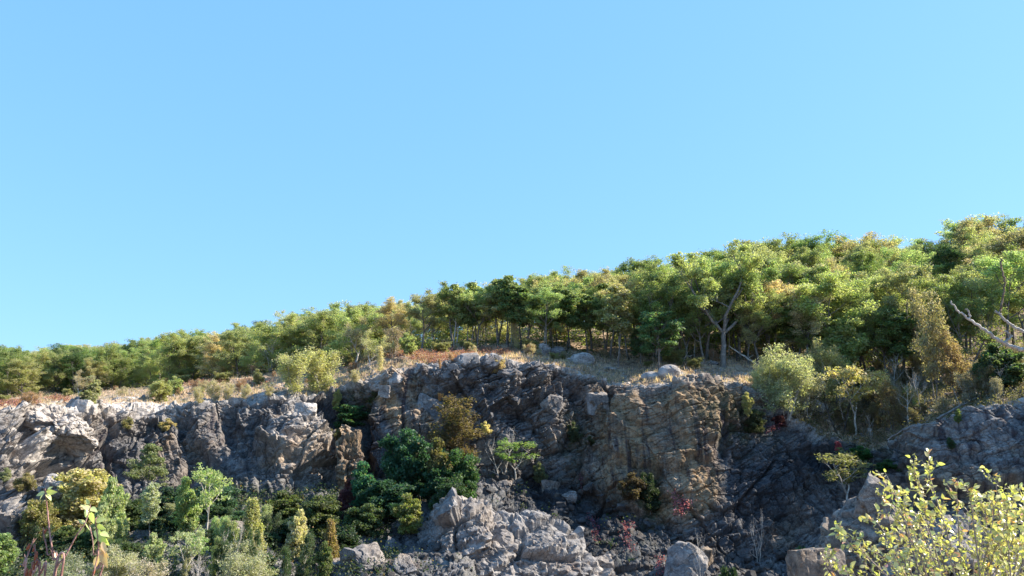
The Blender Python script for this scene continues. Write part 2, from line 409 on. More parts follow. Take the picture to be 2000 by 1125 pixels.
# big relief, metres outward
FEAT = [
 (112,836,60,46,-12,1.6,3.2,.2), (48,860,26,60,8,-2.4,2,.5), (125,915,60,16,-8,-1.6,2.4,.4), (30,900,46,90,10,1.2,2,.6), (120,915,70,38,20,0.2,2,.5), (150,960,60,60,0,-1.4,2,.6),
 (60,1000,60,40,25,1.5,2.5,.4), (90,985,22,26,30,1.6,2.5,.3),
 (185,860,26,70,-14,0.9,3,.3), (215,880,16,80,12,-1.0,2,.6), (255,850,46,42,0,1.1,2.4,.35), (300,900,60,50,0,0.6,2.5,.4),
 (345,840,24,60,10,-1.3,2,.6), (410,850,36,62,-12,1.2,3,.3), (465,830,24,55,20,-1.8,2,.6), (440,905,44,40,-20,0.8,3,.3),
 (575,860,70,62,12,2.0,3,.28), (585,850,30,22,-10,0.9,2.6,.3), (600,905,60,50,0,0.4,3,.4), (540,905,50,24,8,1.3,2.4,.35), (615,800,50,26,4,-2.4,2.6,.4), (640,830,30,50,0,-2.2,2.4,.5),
 (683,895,22,66,-6,2.6,4,.2), (715,870,28,90,0,-2.6,2.4,.4), (700,800,34,44,0,-1.5,2.4,.5),
 (770,800,36,90,-28,1.0,3,.3), (815,760,15,70,-30,-1.2,3,.4), (850,835,60,60,-15,1.2,3,.35), (850,740,60,32,0,1.5,3.2,.25), (905,775,60,18,-8,-1.0,2.4,.5),
 (940,860,46,80,-10,-0.6,3,.4), (1000,760,90,34,-8,0.9,3,.3), (1075,775,34,26,0,1.6,2.6,.3), (1010,800,60,16,-14,-1.1,2.4,.5), (1040,850,60,60,0,0.5,3,.4),
 (1120,800,18,70,10,-1.6,2.4,.5), (1165,770,26,40,0,1.3,3,.3), (1170,870,30,60,-16,-0.8,2.4,.5),
 (1205,915,60,95,-14,1.6,3.4,.18), (1290,850,110,80,6,1.3,3.4,.22), (1360,800,70,52,-10,0.9,3,.25), (1330,930,80,50,-20,0.5,3,.3),
 (1230,800,40,40,-30,0.8,3,.3), (1385,870,30,52,10,-1.3,2.4,.5), (1430,800,40,44,0,0.8,2.6,.35), (1270,960,22,44,6,-1.6,2.4,.5),
 (1350,1010,60,80,0,0.6,2.6,.4), (1460,900,60,34,-24,-1.2,2.4,.5), (1540,960,90,60,25,1.0,2.6,.4), (1560,850,60,26,10,-1.0,2.4,.5),
 (1620,880,60,18,6,1.1,3,.3), (1590,910,70,18,8,-1.2,2.4,.5), (1860,850,110,40,-14,0.8,3,.3), (1900,930,120,34,0,1.1,3,.25), (1900,960,110,14,0,-0.8,2.4,.5),
]
rel = np.zeros_like(RR)
Pf0 = G.reshape(-1, 3)
wob = (fbm(Pf0 / 3.0, 901, 4) * 26).reshape(nr, nx); wob2 = (fbm(Pf0 / 3.0 + 40, 911, 4) * 20).reshape(nr, nx)
PXX0, PXY0 = PXX, PXY
PXX = PXX + wob; PXY = PXY + wob2
for x, y, rx, ry, rot, a, p, e in FEAT: rel += a * (.72 if 230 < x < 1650 else 1) * blob(x, y, rx, ry, rot, p, e)
inF = sm(1.0, 1.1, RR) * (1 - sm(3.0, 3.12, RR))
M_R = (XX > -120) & (XX < 2150)
idx = np.nonzero((M_R & (RR < 5.6)).ravel())[0]
P0 = Pf0[idx]
rockz = np.zeros(nr * nx)
hb = blocks(P0, 7.0, 0.9, 0.34, 0.5, 11, (1.0, 1.0, 1.1)) + blocks(P0, 3.1, 0.42, 0.36, 0.42, 21, (1.5, 1.0, 0.75))
hb = hb * .72 + joints(P0, (-.42, .1, 1), 2.7, .62, 601) + joints(P0, (1, .25, .28), 3.3, .55, 611) + joints(P0, (.6, .2, -.8), 5.1, .45, 621)
hj = joints(P0, (-.38, .1, 1), .8, .17, 631, .8) + joints(P0, (1, .3, .35), 1.05, .17, 641, .8) + joints(P0, (.75, .2, -.6), 1.6, .13, 651, .8)
hm = hj + .75 * blocks(P0, 1.4, 0.15, 0.30, 0.20, 31, (1.6, 1.0, 0.6)) + blocks(P0, 0.6, 0.05, 0.2, 0.04, 41, (1.6, 1, .6)) + fbm(P0 / 0.9, 61, 4) * 0.03
BIG = np.zeros(nr * nx); MED = np.zeros(nr * nx); BIG[idx] = hb; MED[idx] = hm
BIG = BIG.reshape(nr, nx); MED = MED.reshape(nr, nx)
slab = np.clip(blob(1290, 870, 150, 150, 0, 3, .3) + blob(810, 780, 30, 100, -28, 3, .3) + blob(770, 810, 26, 70, -28, 3, .3) + blob(940, 870, 70, 70, 0, 2.5, .4) + blob(190, 890, 50, 80, 0, 3, .3) + blob(430, 870, 44, 60, -10, 3, .3) + .8 * blob(1900, 890, 130, 100, 0, 3, .3), 0, 1)
hill = (fbm(Pf0 / 14.0, 71, 4) * 0.9).reshape(nr, nx)
hs = (fbm(Pf0 / 1.6, 81, 5) * 0.16).reshape(nr, nx)
wf = face * (1 - 0.62 * slab)
disp = rel * inF + BIG * wf * .66 + MED * face * (1.25 - 0.6 * slab)
rimband = np.exp(-((RR - 3.0) / 0.07) ** 2)
lf = blob(90, 900, 150, 150, 0, 2, .5); disp += (MED * .9 + BIG * .25) * face * lf
disp += talus * (BIG * 0.35 + MED * 0.6 + hill) + plat * (hill * sm(3.2, 4.2, RR) + hs * 1.0 + 0.30 * MED + 0.22 * np.clip(BIG, -1, 1.5) * (1 - sm(3.6, 5.0, RR)))
disp = np.where((RR > 2.8) & (RR < 3.4), np.minimum(disp, 1.1), disp)
G2 = G + Nn * disp[..., None]
# the ridge sheet keeps its outer margin plain
PXX, PXY = PXX0, PXY0

tan = np.clip(blob(1260, 880, 170, 160, 0, 2.5, .5) * .85 + blob(1400, 790, 110, 60, 0, 2.5, .5) * .8 + blob(1330, 960, 110, 80, 0, 2, .5) * .8 + blob(683, 900, 26, 70, -6, 3, .3) * .9
              + blob(815, 775, 30, 100, -30, 3, .4) * .8 + blob(770, 810, 24, 80, -26, 3, .4) * .8 + blob(590, 900, 90, 40, 0, 2, .6) * .5 + blob(940, 860, 60, 60, 0, 2, .6) * .4
              + blob(1900, 950, 150, 40, 0, 2, .5) * .7 + blob(1540, 1000, 60, 100, 0, 2, .6) * .4 + plat * 0.3 - talus * 0.6, -0.4, 1) - 0.05
tan = tan - blob(560, 1000, 300, 60, 0, 2, .5) * .3 - blob(1500, 950, 120, 120, 0, 2, .5) * .4
streak = np.clip(slab * 1.1 + 0.16, 0, 1) * face
moss = np.clip(blob(1410, 810, 90, 70, 0, 2, .6) * .9 + blob(1120, 850, 40, 90, 0, 2, .6) * .8 + blob(700, 790, 60, 50, 0, 2, .6) + blob(1270, 980, 40, 90, 0, 2, .6) + blob(450, 990, 260, 60, 0, 2, .6) * .8
               + blob(1470, 850, 90, 60, 0, 2, .6) * .6 + blob(1700, 890, 110, 40, 0, 2, .6) * .8 + talus * 0.25 + blob(1150, 1060, 160, 100, 0, 2, .7) * .3, 0, 1)
soil = plat * 0.95 * sm(3.03, 3.35, RR) + sm(4.0, 5.2, RR) * 0.6 - 0.9 * (1 - plat) - blob(200, 785, 190, 22, 0, 2, .5) * 0.25 - blob(1400, 735, 110, 18, 0, 2, .5) * 0.35
pale = np.clip(blob(90, 870, 120, 110, 0, 2, .6) * .9 + blob(70, 1010, 110, 60, 0, 2, .5) * .6 + np.exp(-((RR - 3.0) / 0.10) ** 2) * (0.38 + 0.18 * (XX < 700)) + blob(590, 810, 50, 40, 0, 2, .5) * .8 + blob(1910, 880, 120, 90, 0, 2, .5) * .28 + blob(1590, 1010, 80, 90, 0, 2, .6) * .15 + blob(600, 870, 100, 90, 0, 2, .5) * .4 + blob(860, 800, 90, 70, 0, 2, .6) * .25 + blob(280, 800, 200, 30, 0, 2, .6) * .6
               + sm(3.0, 3.1, RR) * 0.5, 0, 1) * (1 - talus)  # pale stone, plus sunlight painted onto rim, ledge and left wall
painted_shade = np.clip(blob(1130, 1030, 170, 110, 20, 2, .5) + blob(1060, 960, 110, 50, 10, 2, .6) * .8 + blob(1500, 960, 150, 110, 0, 2, .6) * .75 + blob(1640, 900, 140, 50, 0, 2, .6) * .8 + blob(620, 1050, 330, 60, 0, 2, .5) * .7  # shade painted into gully, recesses, quarry foot and right-hand face
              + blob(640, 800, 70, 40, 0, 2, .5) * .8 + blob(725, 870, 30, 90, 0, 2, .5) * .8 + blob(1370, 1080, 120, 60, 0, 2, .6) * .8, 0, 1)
A = dict(tan=tan, streak=streak, moss=moss, soil=soil, pale=pale, painted_shade=painted_shade)

def sheet(r0, r1, name, mat, label, cat):
    i0 = int(np.argmin(np.abs(rs - r0))); i1 = int(np.argmin(np.abs(rs - r1)))
    g = G2[i0:i1 + 1]; n = g.shape[0]
    a = np.arange(n - 1)[:, None] * nx + np.arange(nx - 1)[None]
    q = np.stack([a, a + 1, a + nx + 1, a + nx], -1).reshape(-1, 4)
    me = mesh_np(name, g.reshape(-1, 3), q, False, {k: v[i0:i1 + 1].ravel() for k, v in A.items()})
    o = link(name, me, mat)
    return tag(o, label, cat, kind='structure')
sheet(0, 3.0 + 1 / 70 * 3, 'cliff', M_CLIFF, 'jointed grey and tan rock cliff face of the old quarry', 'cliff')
sheet(3.0 + 1 / 70 * 3, 8, 'hill', M_GROUND, 'wooded hill with dry grassy ledge rising behind the cliff', 'hill')

_px, _py = to_px(G2)
def ground(x, r):
    """point of the finished ground at photo column x, terrain row r"""
    i = int(np.clip(np.searchsorted(rs, r), 1, nr - 1)); j = int(np.clip(np.searchsorted(xs, x), 1, nx - 1))
    f = (r - rs[i - 1]) / (rs[i] - rs[i - 1])
    return G2[i - 1, j] * (1 - f) + G2[i, j] * f
def hit(x, y, lo=0.2, hi=6.0):
    """first point of the ground seen at photo pixel x, y"""
    j = int(np.clip(np.searchsorted(xs, x), 1, nx - 1))
    m = (rs >= lo) & (rs <= hi); col = _py[m, j]; g = G2[m, j]
    k = np.nonzero(col <= y)[0]
    return g[k[0]] if len(k) else g[np.argmin(np.abs(col - y))]
def ground_at_dist(x, Y):
    j = int(np.clip(np.searchsorted(xs, x), 1, nx - 1))
    m = rs <= 1.3; g = G2[m, j]
    X = (x - 1000) / F * Y / CP
    if Y < g[0, 1]: return np.array((X, Y, -16.5))
    return np.array((X, Y, np.interp(Y, np.maximum.accumulate(g[:, 1]), g[:, 2])))

# quarry floor and the bank the photographer stands on
def plain_sheet(name, x0, x1, y0, y1, n, m, hfun, mat, label, cat):
    X, Y = np.meshgrid(np.linspace(x0, x1, n), np.linspace(y0, y1, m)); P = np.stack([X.ravel(), Y.ravel(), np.zeros(n * m)], 1)
    P[:, 2] = hfun(P)
    a = np.arange(m - 1)[:, None] * n + np.arange(n - 1)[None]
    me = mesh_np(name, P, np.stack([a, a + 1, a + n + 1, a + n], -1).reshape(-1, 4), True,
                 dict(tan=np.zeros(n * m), streak=np.zeros(n * m), painted_shade=np.full(n * m, .4), pale=np.zeros(n * m), moss=np.full(n * m, .5), soil=np.full(n * m, .6)))
    return tag(link(name, me, mat), label, cat, kind='structure')
def bank(P):
    top = -2.05 - 0.02 * np.clip(-P[:, 1], 0, 40) + 0.10 * fbm(P / 3, 5, 3) - np.abs(P[:, 0]) * 0.004
    return top - 14.6 * (lambda q: q * q * (3 - 2 * q))(np.clip((P[:, 1] - 9.5) / 16, 0, 1))
plain_sheet('ground', -160, 160, -120, 72, 260, 200, bank, M_GROUND, 'near bank and quarry floor below the camera', 'ground')
plain_sheet('surrounding_terrain', -3000, 3000, -3000, 3000, 60, 60, lambda P: np.full(len(P), -24.0), M_GROUND, 'flat land around the quarry hill', 'terrain')

# ------------------------------------------------------------------ plants: generators
class Acc:
    def __init__(s): s.V = []; s.Q = []; s.T = []; s.n = 0
    def tube(s, pts, rad, sides=6):
        pts = np.asarray(pts, float); m = len(pts)
        d = np.gradient(pts, axis=0); d /= np.maximum(np.linalg.norm(d, axis=1, keepdims=True), 1e-9)
        ref = np.array((0.31, 0.87, 0.12)); a = np.cross(d, ref); a /= np.maximum(np.linalg.norm(a, axis=1, keepdims=True), 1e-9)
        b = np.cross(d, a); th = np.arange(sides) * 2 * math.pi / sides
        ring = a[:, None] * np.cos(th)[None, :, None] + b[:, None] * np.sin(th)[None, :, None]
        V = pts[:, None] + ring * np.asarray(rad, float)[:, None, None]
        s.V.append(V.reshape(-1, 3)); i = np.arange(m - 1)[:, None] * sides; j = np.arange(sides)[None]
        k = (j + 1) % sides
        s.Q.append((np.stack([i + j, i + k, i + sides + k, i + sides + j], -1).reshape(-1, 4)) + s.n)
        e = np.arange(1, sides - 1); base = s.n + (m - 1) * sides
        s.T.append(np.stack([np.full(sides - 2, base), base + e, base + e + 1], 1))
        s.n += m * sides
    def add(s, V, Q):
        s.V.append(V); s.Q.append(np.asarray(Q) + s.n); s.n += len(V)
    def mesh(s, name, smooth=True, attrs=None):
        return mesh_np(name, np.concatenate(s.V), [np.concatenate(x) for x in (s.Q, s.T) if len(x)], smooth, attrs)

def leaf_quads(cen, size, rng, up=0.35, asp=0.62, q=None):
    """one rhombic leaf spray per centre, facing every way with a lean to the sky"""
    n = len(cen)
    nrm = rng.normal(size=(n, 3)); nrm /= np.linalg.norm(nrm, axis=1, keepdims=True); nrm[:, 2] = np.abs(nrm[:, 2]) * 0.7 + up
    nrm /= np.linalg.norm(nrm, axis=1, keepdims=True)
    t = np.cross(nrm, rng.normal(size=(n, 3))); t /= np.linalg.norm(t, axis=1, keepdims=True); b = np.cross(nrm, t)
    s = size * rng.uniform(0.6, 1.35, n)
    s = s[:, None]
    bend = nrm * s * rng.uniform(-.25, .1, n)[:, None]
    V = np.stack([cen - t * s, cen + b * s * asp + bend, cen + t * s, cen - b * s * asp + bend], 1).reshape(-1, 3)
    Q = np.arange(n * 4).reshape(-1, 4)
    r = np.repeat(rng.uniform(0, 1, n), 4)
    qq = np.repeat(rng.uniform(0, 1, n) if q is None else q, 4)
    return V, Q, r, qq

def limb(p, d, L, rng, n=7, wig=0.16, rise=0.25):
    pts = [np.array(p, float)]; d = np.array(d, float); d /= np.linalg.norm(d)
    for i in range(n):
        d = d + rng.normal(size=3) * wig + np.array((0, 0, rise / n * 1.6)); d /= np.linalg.norm(d)
        pts.append(pts[-1] + d * L / n)
    return np.array(pts)

def gen_tree(seed, h=10.0, base=0.4, R=4.2, leaders=1, limbs=13, leaf=0.2, per=60, clump=0.75, flat=0.6, wig=.12, dead=0.0,
             shape='round', r0=None, sub=4, steep=0.5, stems=1, up=0.35, twigs=0, lean=0.0):
    """trunk and crown as two meshes. base: height share where the crown starts"""
    rng = np.random.default_rng(seed); T = Acc(); cl = []; tw = []
    r0 = r0 or h * 0.02
    starts = []
    for k in range(stems):
        az = rng.uniform(0, 2 * math.pi)
        sp = 0.0 if stems == 1 else rng.uniform(0.12, 0.42)
        off = np.array((math.cos(az), math.sin(az), 0)) * (0 if stems == 1 else rng.uniform(0.05, .3) * R * .4)
        d0 = np.array((math.cos(az) * sp + lean, math.sin(az) * sp, 1.0))
        if leaders == 1 or stems > 1:
            pts = limb(off + (0, 0, -0.4), d0, h * (0.96 if stems == 1 else rng.uniform(.6, .95)), rng, 11, wig * .35, .12)
            rad = r0 / math.sqrt(stems) * (1 - np.linspace(0, 1, 12)) ** 0.8 + 0.012 * h / 10; rad[0] *= 1.35
            T.tube(pts, rad, 7); starts.append((pts, rad, base))
        else:
            pts = limb((0, 0, -0.4), d0, h * base, rng, 6, wig * .4, .1); rad = np.linspace(r0 * 1.15, r0 * .8, 7); rad[0] *= 1.3
            T.tube(pts, rad, 8)
            for q in range(leaders):
                a2 = 2 * math.pi * q / leaders + rng.uniform(-.4, .4)
                dd = np.array((math.cos(a2) * .62, math.sin(a2) * .62, 1.0))
                p2 = limb(pts[-1] - (0, 0, .1), dd, h * (1 - base) * rng.uniform(.85, 1.08), rng, 9, wig, .25)
                r2 = r0 * .62 * (1 - np.linspace(0, 1, 10)) ** .8 + .015
                T.tube(p2, r2, 6); starts.append((p2, r2, 0.12))
    nl = max(1, int(limbs / len(starts)))
    for pts, rad, b0 in starts:
        m = len(pts) - 1
        for k in range(nl):
            f = b0 + (0.98 - b0) * (k + rng.uniform(0, 1)) / nl
            x = f * m; i = min(int(x), m - 1); p = pts[i] * (1 - (x - i)) + pts[i + 1] * (x - i)
            u = (f - b0) / (1 - b0)
            if shape == 'round': L = R * (0.55 + 0.75 * math.sin(math.pi * (0.18 + 0.72 * u))) * .8
            elif shape == 'umbrella': L = R * (0.6 + 0.6 * u) * (1.0 if u < .85 else .6)
            elif shape == 'cone': L = R * (1.05 - 0.92 * u)
            elif shape == 'column': L = R * (0.5 + 0.5 * math.sin(math.pi * (0.1 + 0.8 * u)))
            else: L = R * (0.7 + .4 * rng.uniform())
            L *= rng.uniform(0.75, 1.2)
            az = k * 2.4 + rng.uniform(-.5, .5)
            el = steep * rng.uniform(.6, 1.4) + (0.5 * u if shape != 'cone' else -.1)
            d = np.array((math.cos(az) * math.cos(el), math.sin(az) * math.cos(el), math.sin(el)))
            lp = limb(p, d, L, rng, 6, wig * 1.2, .3 if shape != 'cone' else .05)
            lr = max(rad[i] * .5, 0.02) * (1 - np.linspace(0, 1, 7)) ** .7 + 0.008 * h / 10
            T.tube(lp, lr, 5)
            tips = [lp[-1], lp[-2] if L > 1 else lp[-1]]
            for q in range(sub):
                j = rng.integers(2, 6); dd = (lp[j + 1] - lp[j]) ; dd = dd / np.linalg.norm(dd) + rng.normal(size=3) * .65 + (0, 0, .15)
                sp_ = limb(lp[j], dd, L * rng.uniform(.25, .5), rng, 4, wig * 1.4, .3)
                T.tube(sp_, np.linspace(lr[j] * .6, 0.008 * h / 10, 5), 4)
                tips += [sp_[-1], sp_[3]]
                for _ in range(twigs):
                    jj = rng.integers(1, 5)
                    tp = limb(sp_[jj], rng.normal(size=3) + (0, 0, .8), L * rng.uniform(.12, .25), rng, 3, wig, .3)
                    T.tube(tp, np.linspace(0.010 * h / 10, .005 * h / 10, 4), 3); tips.append(tp[-1])
            cl += tips
    cl = np.array(cl)
    keep = rng.uniform(size=len(cl)) > dead
    cl = cl[keep]
    trunk = T.mesh('trunk', True)
    if len(cl) == 0 or per == 0: return trunk, None
    nper = rng.poisson(per, len(cl)).clip(2)
    cr = np.repeat(clump * rng.uniform(.6, 1.3, len(cl)), nper)
    off = rng.normal(size=(nper.sum(), 3)); ln = np.linalg.norm(off, axis=1, keepdims=True)
    off = off / ln * (rng.uniform(0, 1, (len(off), 1)) ** .5) * cr[:, None]; off[:, 2] *= flat
    cen = np.repeat(cl, nper, axis=0) + off
    cq = np.repeat(rng.uniform(0, 1, len(cl)), nper) * .6 + rng.uniform(0, .4, len(off))
    V, Q, r, qq = leaf_quads(cen, leaf, rng, up, q=cq)
    crown = mesh_np('crown', V, Q, False, dict(r=r, q=qq))
    return trunk, crown

PROTO = {}; PW = {}
def proto(name, bark=None, **kw):
    h = kw.get('h', 10.0)
    t, c = gen_tree(**kw)
    t.materials.append(bark or M_BARK)
    if c: c.materials.append(M_LEAF)
    if c:
        v = np.zeros(len(c.vertices) * 3); c.vertices.foreach_get('co', v); v = v.reshape(-1, 3); top = float(np.percentile(v[:, 2], 99.7)); W = float(np.percentile(np.hypot(v[:, 0], v[:, 1]), 96))
    else: top, W = h, kw['R']
    PROTO[name] = (t, c, top); PW[name] = W
for i in range(6):
    proto(f'oak{i}', seed=100 + i, h=10, base=[.32, .27, .4, .34, .25, .36][i], R=[3.8, 4.2, 3.5, 4.0, 4.2, 3.6][i], leaders=[1, 2, 1, 3, 2, 1][i], limbs=[20, 20, 18, 20, 22, 19][i],
          leaf=.08, per=84, sub=6, clump=.68, flat=.5, shape='round', r0=.19)
for i in range(3):
    proto(f'tall_oak{i}', seed=500 + i, h=10, base=.46, R=[3.0, 3.4, 2.8][i], leaders=[1, 2, 1][i], limbs=16, leaf=.082, per=84, sub=5, clump=.7, flat=.5, shape='round', r0=.14)
for i in range(4):
    proto(f'low_oak{i}', seed=400 + i, h=8, base=.1, R=[3.7, 3.3, 4.0, 3.5][i], leaders=1, stems=[1, 2, 3, 2][i], limbs=26, leaf=.08, per=72, sub=6, clump=.68, flat=.5, shape='round', r0=.16, steep=.35, bark=[M_BARK, M_BARK, M_PALE, M_BARK][i])
proto('big_oak', seed=131, h=14, base=.34, R=4.2, leaders=5, limbs=34, leaf=.12, per=70, sub=6, clump=.85, flat=.5, wig=.16, r0=.32)
proto('thin_oak', seed=120, h=10, base=.3, R=3.4, leaders=2, limbs=16, leaf=.10, per=16, clump=.8, flat=.5, twigs=4, bark=M_PALE, wig=.2, r0=.2)
proto('shady_tree', seed=140, h=7, base=.32, R=2.4, limbs=18, leaf=.14, per=55, clump=.7, flat=.35, steep=.1, r0=.12)
proto('sapling', seed=150, h=6, base=.12, R=1.35, limbs=30, leaf=.07, per=13, clump=.5, flat=1.0, steep=.95, stems=3, r0=.08, shape='column', twigs=2, bark=M_PALE)
proto('sapling_b', seed=152, h=6, base=.15, R=1.1, limbs=22, leaf=.07, per=14, clump=.45, flat=1.1, steep=1.0, stems=1, r0=.06, shape='column', twigs=2, bark=M_PALE)
proto('shrub', seed=160, h=4, base=.12, R=1.7, limbs=40, leaf=.10, per=34, clump=.5, flat=.7, steep=.6, stems=7, r0=.11, shape='round', twigs=1)
proto('shrub_b', seed=164, h=4, base=.1, R=1.8, limbs=36, leaf=.12, per=40, clump=.55, flat=.7, steep=.4, stems=6, r0=.1, shape='round')
proto('twiggy_shrub', seed=170, h=4, base=.08, R=1.7, limbs=40, leaf=.07, per=7, clump=.45, flat=.8, steep=.7, stems=9, r0=.09, twigs=4, bark=M_PALE)
proto('pale_shrub', seed=171, h=6, base=.03, R=2.9, limbs=60, leaf=.085, per=20, clump=.6, flat=.6, steep=.4, stems=8, r0=.15, twigs=3, bark=M_PALE)
proto('bushy', seed=180, h=6, base=.1, R=2.3, limbs=30, leaf=.15, per=70, clump=.75, flat=.65, steep=.4, stems=3, r0=.1)
proto('bushy_b', seed=184, h=6, base=.12, R=1.8, limbs=26, leaf=.15, per=60, clump=.65, flat=.55, steep=.4, stems=2, r0=.09)
proto('wispy', seed=240, h=7, base=.1, R=1.5, limbs=26, leaf=.09, per=22, clump=.5, flat=.6, steep=.5, stems=2, r0=.07, shape='round', twigs=1, bark=M_PALE)
proto('slim', seed=190, h=8, base=.45, R=1.25, limbs=18, leaf=.12, per=36, clump=.5, flat=.6, steep=.5, r0=.07, shape='column')
proto('feathery', seed=194, h=9, base=.5, R=2.9, limbs=18, leaf=.11, per=44, clump=.7, flat=.3, steep=.15, r0=.1, shape='cone')
proto('cedar', seed=200, h=6, base=.04, R=1.45, limbs=70, leaf=.09, per=34, clump=.34, flat=1.3, steep=.75, r0=.1, shape='cone', sub=3)
proto('bare', seed=210, h=6, base=.15, R=1.7, limbs=16, leaf=.1, per=0, sub=5, steep=.8, stems=2, r0=.1, twigs=3, bark=M_PALE)
proto('bare_b', seed=214, h=6, base=.2, R=1.9, limbs=12, leaf=.1, per=0, sub=5, steep=.5, stems=1, r0=.09, twigs=3, bark=M_PALE)
proto('bare_dark', seed=216, h=6, base=.2, R=2.1, limbs=12, leaf=.09, per=3, clump=.4, sub=5, steep=.55, stems=2, r0=.12, twigs=3, bark=M_DARKBARK)
proto('snag', seed=220, h=5, base=.5, R=.9, limbs=3, leaf=.1, per=0, sub=1, steep=.8, r0=.07, bark=M_PALE)
proto('sparse', seed=224, h=6, base=.4, R=2.4, limbs=12, leaf=.12, per=20, clump=.55, flat=.4, steep=.35, leaders=2, r0=.1, bark=M_PALE)
proto('brown_tree', seed=228, h=8, base=.25, R=2.2, limbs=24, leaf=.1, per=18, clump=.6, flat=.7, steep=.6, stems=2, r0=.1, twigs=3, shape='column')

GREEN = (.19, .24, .062); LGREEN = (.30, .34, .11); OLIVE = (.32, .30, .13); YGREEN = (.40, .385, .16); GOLD = (.50, .40, .14); TEAL = (.03, .105, .05)
DGREEN = (.07, .115, .035); RUST = (.40, .22, .11); PINK = (.44, .32, .22); PALEG = (.36, .37, .19); STRAW = (.48, .41, .23); BROWN = (.24, .17, .07); RED = (.34, .03, .035); GREYG = (.25, .27, .17)

def plant(kind, name, cat, label, P, h, color=GREEN, group=None, rz=None, sx=1.0, leanx=0.0, top='trunk', crown='crown'):
    t, c, h0 = PROTO[kind]
    root = bpy.data.objects.new(name, None); C.objects.link(root); root.empty_display_size = .5
    s = h / h0
    root.location = P; root.scale = (s * sx, s * sx, s); root.rotation_euler = (0, leanx, RNG.uniform(0, 6.28) if rz is None else rz)
    tag(root, label, cat, group)
    o = bpy.data.objects.new(top, t); C.objects.link(o); o.parent = root
    if c:
        o2 = bpy.data.objects.new(crown, c); C.objects.link(o2); o2.parent = root
        o2.color = (*color, 1)
    return root
def hgt(P, ytop):
    """height of something standing at P whose top is at photo row ytop"""
    return at(1000, ytop, P[1])[2] - P[2]

# ------------------------------------------------------------------ the forest on the hill
LAND = [(0, 'at the far low end of the ridge'), (110, 'up the hill from the overhanging rock bulge'), (200, 'up the hill from the golden bush'), (300, 'uphill of the small broken snag'),
        (400, 'uphill of the bare grey bushes'), (500, 'behind the dark ledge'), (590, 'behind the yellow green saplings'), (690, 'behind the two grey leaning oaks'),
        (800, 'uphill of the red huckleberry patch'), (900, 'above the highest part of the cliff rim'), (1000, 'uphill of the slim pale sapling'), (1080, 'uphill of the grey twin boulders'), (1150, 'uphill of the round white boulder'),
        (1220, 'uphill of the white stick trunk'), (1300, 'uphill of the low teal green tree'), (1410, 'around the big forked oak'), (1500, 'behind the big pale shrub'), (1600, 'uphill of the pale yellow tree'),
        (1700, 'uphill of the twin dark trunks'), (1800, 'behind the golden topped tree'), (1900, 'uphill of the bare clay bank'), (1980, 'beyond the dead white branch')]
CLR = [('green', GREEN, 26), ('bright green', LGREEN, 24), ('olive', OLIVE, 18), ('yellow green', YGREEN, 16), ('dark green', DGREEN, 3), ('rusty orange', RUST, .7), ('pinkish brown', PINK, 2.6), ('pale straw', STRAW, 4)]
cw = np.array([c[2] for c in CLR], float); cw /= cw.sum()
rf = np.random.default_rng(77); n_tree = 0
def jit(c, a=.12): return tuple(float(np.clip(k * rf.uniform(1 - a, 1 + a), 0, 1)) for k in c)
rows = [(5.04, 'at the forest front'), (5.16, 'in the second rank'), (5.31, 'mid-slope'), (5.5, 'high on the slope'), (5.72, 'near the ridge'), (5.93, 'on the skyline'), (6.03, 'on the skyline')]
for ri, (r, rl) in enumerate(rows):
    x = -60 + rf.uniform(0, 30)
    while x < 2070:
        Pn = ground(x, r); Y = Pn[1]
        step = (5.1 if ri else 3.9) * rf.uniform(.7, 1.3) * np.interp(x, [0, 700, 1400, 2000], [.95, .9, 1.0, 1.05])
        xx, rr = x + rf.uniform(-8, 8), r + rf.uniform(-.05, .05)
        x += step / Y * F
        P = ground(xx, min(max(rr, 5.01), 6.1))
        px, py = to_px(P)
        if ri == 0 and 1385 < px < 1440: continue
        if ri < 2 and 230 < px < 270: continue
        h = H_TREE(xx) * rf.uniform(.82, 1.12)
        ci = rf.choice(len(CLR), p=cw); cn, cc, _ = CLR[ci]
        if cn in ('rusty orange', 'pinkish brown') and 1200 < px < 2000 and rf.uniform() < .6: cn, cc, _ = CLR[1]
        k = f'oak{rf.integers(6)}' if cn not in ('pinkish brown',) else 'thin_oak'
        lm = min(LAND, key=lambda t: abs(t[0] - px))[1]
        lab = f'{cn} oak {rl}, {lm}'
        if k[:3] == 'oak' and ri < 2 and px > 780: k = f'tall_oak{rf.integers(3)}'
        elif k[:3] == 'oak' and (ri >= 5 or (px < 760 and rf.uniform() < .85) or (ri > 0 and rf.uniform() < .3)): k = f'low_oak{rf.integers(4)}'
        o = plant(k, 'oak_tree', 'tree', lab, P - (0, 0, .2), h, jit(cc), 'oaks of the hill forest', rf.uniform(0, 6.28), rf.uniform(1.0, 1.3))
        n_tree += 1
print('forest trees', n_tree)

